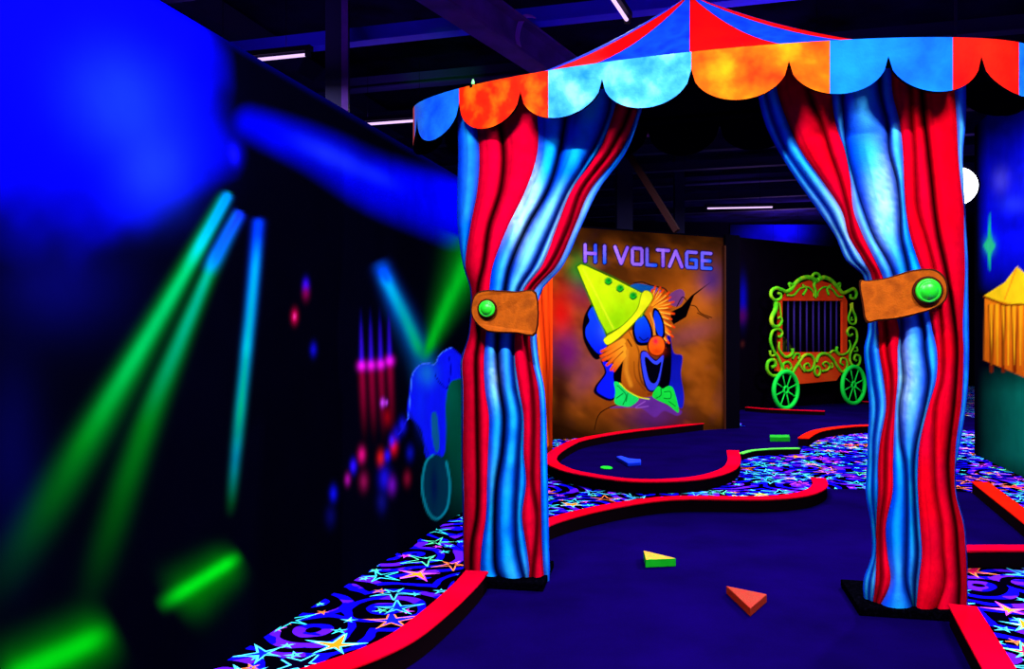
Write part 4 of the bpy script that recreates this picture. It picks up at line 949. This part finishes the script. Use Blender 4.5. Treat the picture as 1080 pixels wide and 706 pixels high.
# ================================================================== CIRCUS WAGON
def wagon():
    fx = lambda x: 795 + x / 8.608
    fy = lambda y: 280 + y / 8.608
    Wp = lambda x, y, off=0.0: WG.at(fx(x), fy(y), off)
    base = Wp(548, 1290); base.z = 0; n = WG.n()
    root = empty('circus_wagon', base); tag(root, 'red circus cage wagon with curling green scrollwork and spoked green wheels', 'wagon')
    # red body with a barred opening (frame built as ring of quads)
    outer = [(225, 330), (300, 255), (400, 170), (548, 120), (700, 165), (800, 255), (842, 330), (842, 780), (860, 930), (770, 1000), (740, 1046), (400, 1078), (370, 1010), (200, 950), (225, 780)]
    top = [(225, 322), (300, 250), (400, 170), (548, 120), (700, 170), (800, 250), (842, 322)]
    m = MB(); m.prism([Wp(x, y, -.04) for x, y in top], n * .06); m.build('pediment', M['wred'], root)
    m = MB(); m.prism([Wp(x, y, -.04) for x, y in ((225, 322), (254, 322), (254, 790), (225, 790))], n * .06); m.build('side_board', M['wred'], root)
    m = MB(); m.prism([Wp(x, y, -.04) for x, y in ((800, 322), (842, 322), (842, 790), (800, 790))], n * .06); m.build('side_board', M['wred'], root)
    m = MB(); m.prism([Wp(x, y, -.04) for x, y in ((190, 788), (870, 788), (860, 930), (775, 1000), (745, 1046), (400, 1078), (360, 1010), (200, 960))], n * .06); m.build('lower_board', M['wred'], root)
    m = MB(); m.prism([Wp(x, y, -.22) for x, y in ((230, 325), (840, 325), (840, 790), (230, 790))], n * .02); m.build('back_board', M['black'], root)
    for x in (320, 375, 432, 490, 548, 600, 655, 708, 760):
        m = MB(); m.tube([Wp(x, 318, -.03), Wp(x, 792, -.03)], .022, 8); m.build('cage_bar', M['bars'], root, True)
    m = MB(); m.prism([Wp(x, y, -.19) for x, y in ((258, 615), (310, 630), (360, 680), (400, 740), (445, 800), (258, 800))], n * .03); m.build('leaf_panel', M['olive'], root)
    L4 = lambda L_: [(x, y + 645.6) for x, y in L_]
    def scroll(paths, name, off=.05):
        m = MB()
        for pts, r0, r1 in paths:
            s_ = spline(pts, 7); N = len(s_)
            m.tube([Wp(x, y, off) for x, y in s_], [(r0 + (r1 - r0) * i / (N - 1)) * .0026 for i in range(N)], 8)
        m.build(name, M['wgreen'], root, True)
    mr = lambda L_: [(1096 - x, y) for x, y in L_]
    al = [(545, 140), (490, 112), (420, 120), (365, 160), (325, 215), (280, 240), (235, 222), (185, 208), (145, 235), (143, 285), (180, 318), (225, 300), (228, 262), (200, 255)]
    ar = [(560, 135), (620, 112), (680, 135), (735, 190), (790, 250), (840, 235), (890, 215), (915, 255), (900, 300), (862, 295), (862, 265)]
    scroll([(al, 22, 12), (ar, 22, 12), ([(548, 140), (530, 180), (545, 235), (545, 300)], 16, 9), ([(345, 185), (305, 165), (315, 205)], 16, 8), ([(735, 185), (765, 165), (765, 205)], 16, 8),
            ([(548 + 34 * math.cos(a), 112 + 38 * math.sin(a)) for a in np.linspace(0, 2 * PI, 12)], 14, 14),
            ([(530, 285), (525, 245), (475, 200), (405, 212), (345, 272), (285, 272)], 8, 11), ([(425, 178), (460, 215), (430, 270)], 10, 12), ([(562, 285), (570, 240), (620, 200), (690, 215), (745, 280), (790, 285)], 8, 10), ([(680, 185), (648, 215), (665, 268)], 10, 12)], 'top_scrollwork')
    scroll([([(185, 335), (180, 400), (145, 480), (155, 545), (205, 555), (237, 510), (225, 470), (200, 485)], 24, 9), ([(215, 340), (225, 400), (232, 460)], 8, 8)], 'side_scrollwork')
    scroll([([(875, 340), (880, 400), (908, 470), (905, 525), (865, 530), (843, 480), (865, 400), (862, 350)], 13, 9), ([(872, 470), (868, 500), (885, 495)], 8, 6)], 'side_scrollwork')
    scroll([([(205, 645), (225, 650), (240, 610), (205, 578), (155, 600), (135, 680), (160, 770), (205, 840), (238, 930), (215, 990), (150, 1000), (105, 950), (115, 875), (165, 860), (180, 905), (145, 925)], 12, 16),
            (L4([(215, 50), (215, 120), (270, 185), (330, 160), (335, 110)]), 9, 17), (L4([(130, 130), (140, 175), (185, 165)]), 12, 8)], 'side_scrollwork')
    scroll([([(880, 625), (850, 640), (832, 600), (860, 565), (910, 590), (920, 670), (890, 740), (860, 800), (858, 870), (895, 920), (940, 895), (945, 830), (908, 815), (895, 850), (915, 865)], 12, 12),
            (L4([(850, 35), (862, 90), (830, 150), (770, 165), (735, 130), (740, 95)]), 8, 14), (L4([(915, 95), (925, 130), (895, 135)]), 10, 7)], 'side_scrollwork')
    scroll([(L4([(330, 335), (385, 250), (440, 175), (500, 170), (535, 230), (510, 300), (455, 310), (440, 265), (475, 245), (490, 275)]), 16, 9), (L4([(255, 320), (250, 255), (295, 232), (325, 275), (300, 310), (280, 285)]), 13, 8),
            (L4([(335, 205), (365, 160), (400, 165), (385, 205)]), 12, 8), (L4([(550, 235), (580, 170), (640, 158), (700, 205), (745, 280), (790, 322), (830, 275), (820, 210), (780, 200), (770, 240), (795, 260)]), 16, 9),
            (L4([(605, 315), (650, 305), (672, 265), (640, 232), (610, 250), (630, 275)]), 12, 8), (L4([(675, 150), (710, 130), (760, 170)]), 12, 9), (L4([(400, 250), (420, 290), (445, 320)]), 10, 10), (L4([(690, 240), (700, 275), (675, 290)]), 9, 7),
            (L4([(560 + 26 * math.cos(a), 315 + 42 * math.sin(a)) for a in np.linspace(0, 2 * PI, 12)]), 12, 12)], 'lower_scrollwork')
    d = Vector((WG.d[0], WG.d[1], 0))
    for (cx, cy, r) in ((265, 1145.6, .42), (880, 1095.6, .455)):
        c = Wp(cx, cy, .08); c.z = r + .035
        m = MB(); m.tube([c + d * (r * math.cos(a)) + Vector((0, 0, r * math.sin(a))) for a in np.linspace(0, 2 * PI, 40, endpoint=False)], .052, 8, closed=True); wh = m.build('wheel', M['wheelgreen'], root, True)
        m = MB(); m.tube([c + d * (.075 * math.cos(a)) + Vector((0, 0, .075 * math.sin(a))) for a in np.linspace(0, 2 * PI, 16, endpoint=False)], .03, 8, closed=True); h = m.build('hub', M['wheelgreen'], None, True); h.parent = wh
        for k in range(8):
            a = 2 * PI * k / 8 + .3; u = d * math.cos(a) + Vector((0, 0, math.sin(a)))
            m = MB(); m.tube([c + u * .08, c + u * r], .018, 6); s_ = m.build('spoke', M['wheelgreen'], None, True); s_.parent = wh
wagon()
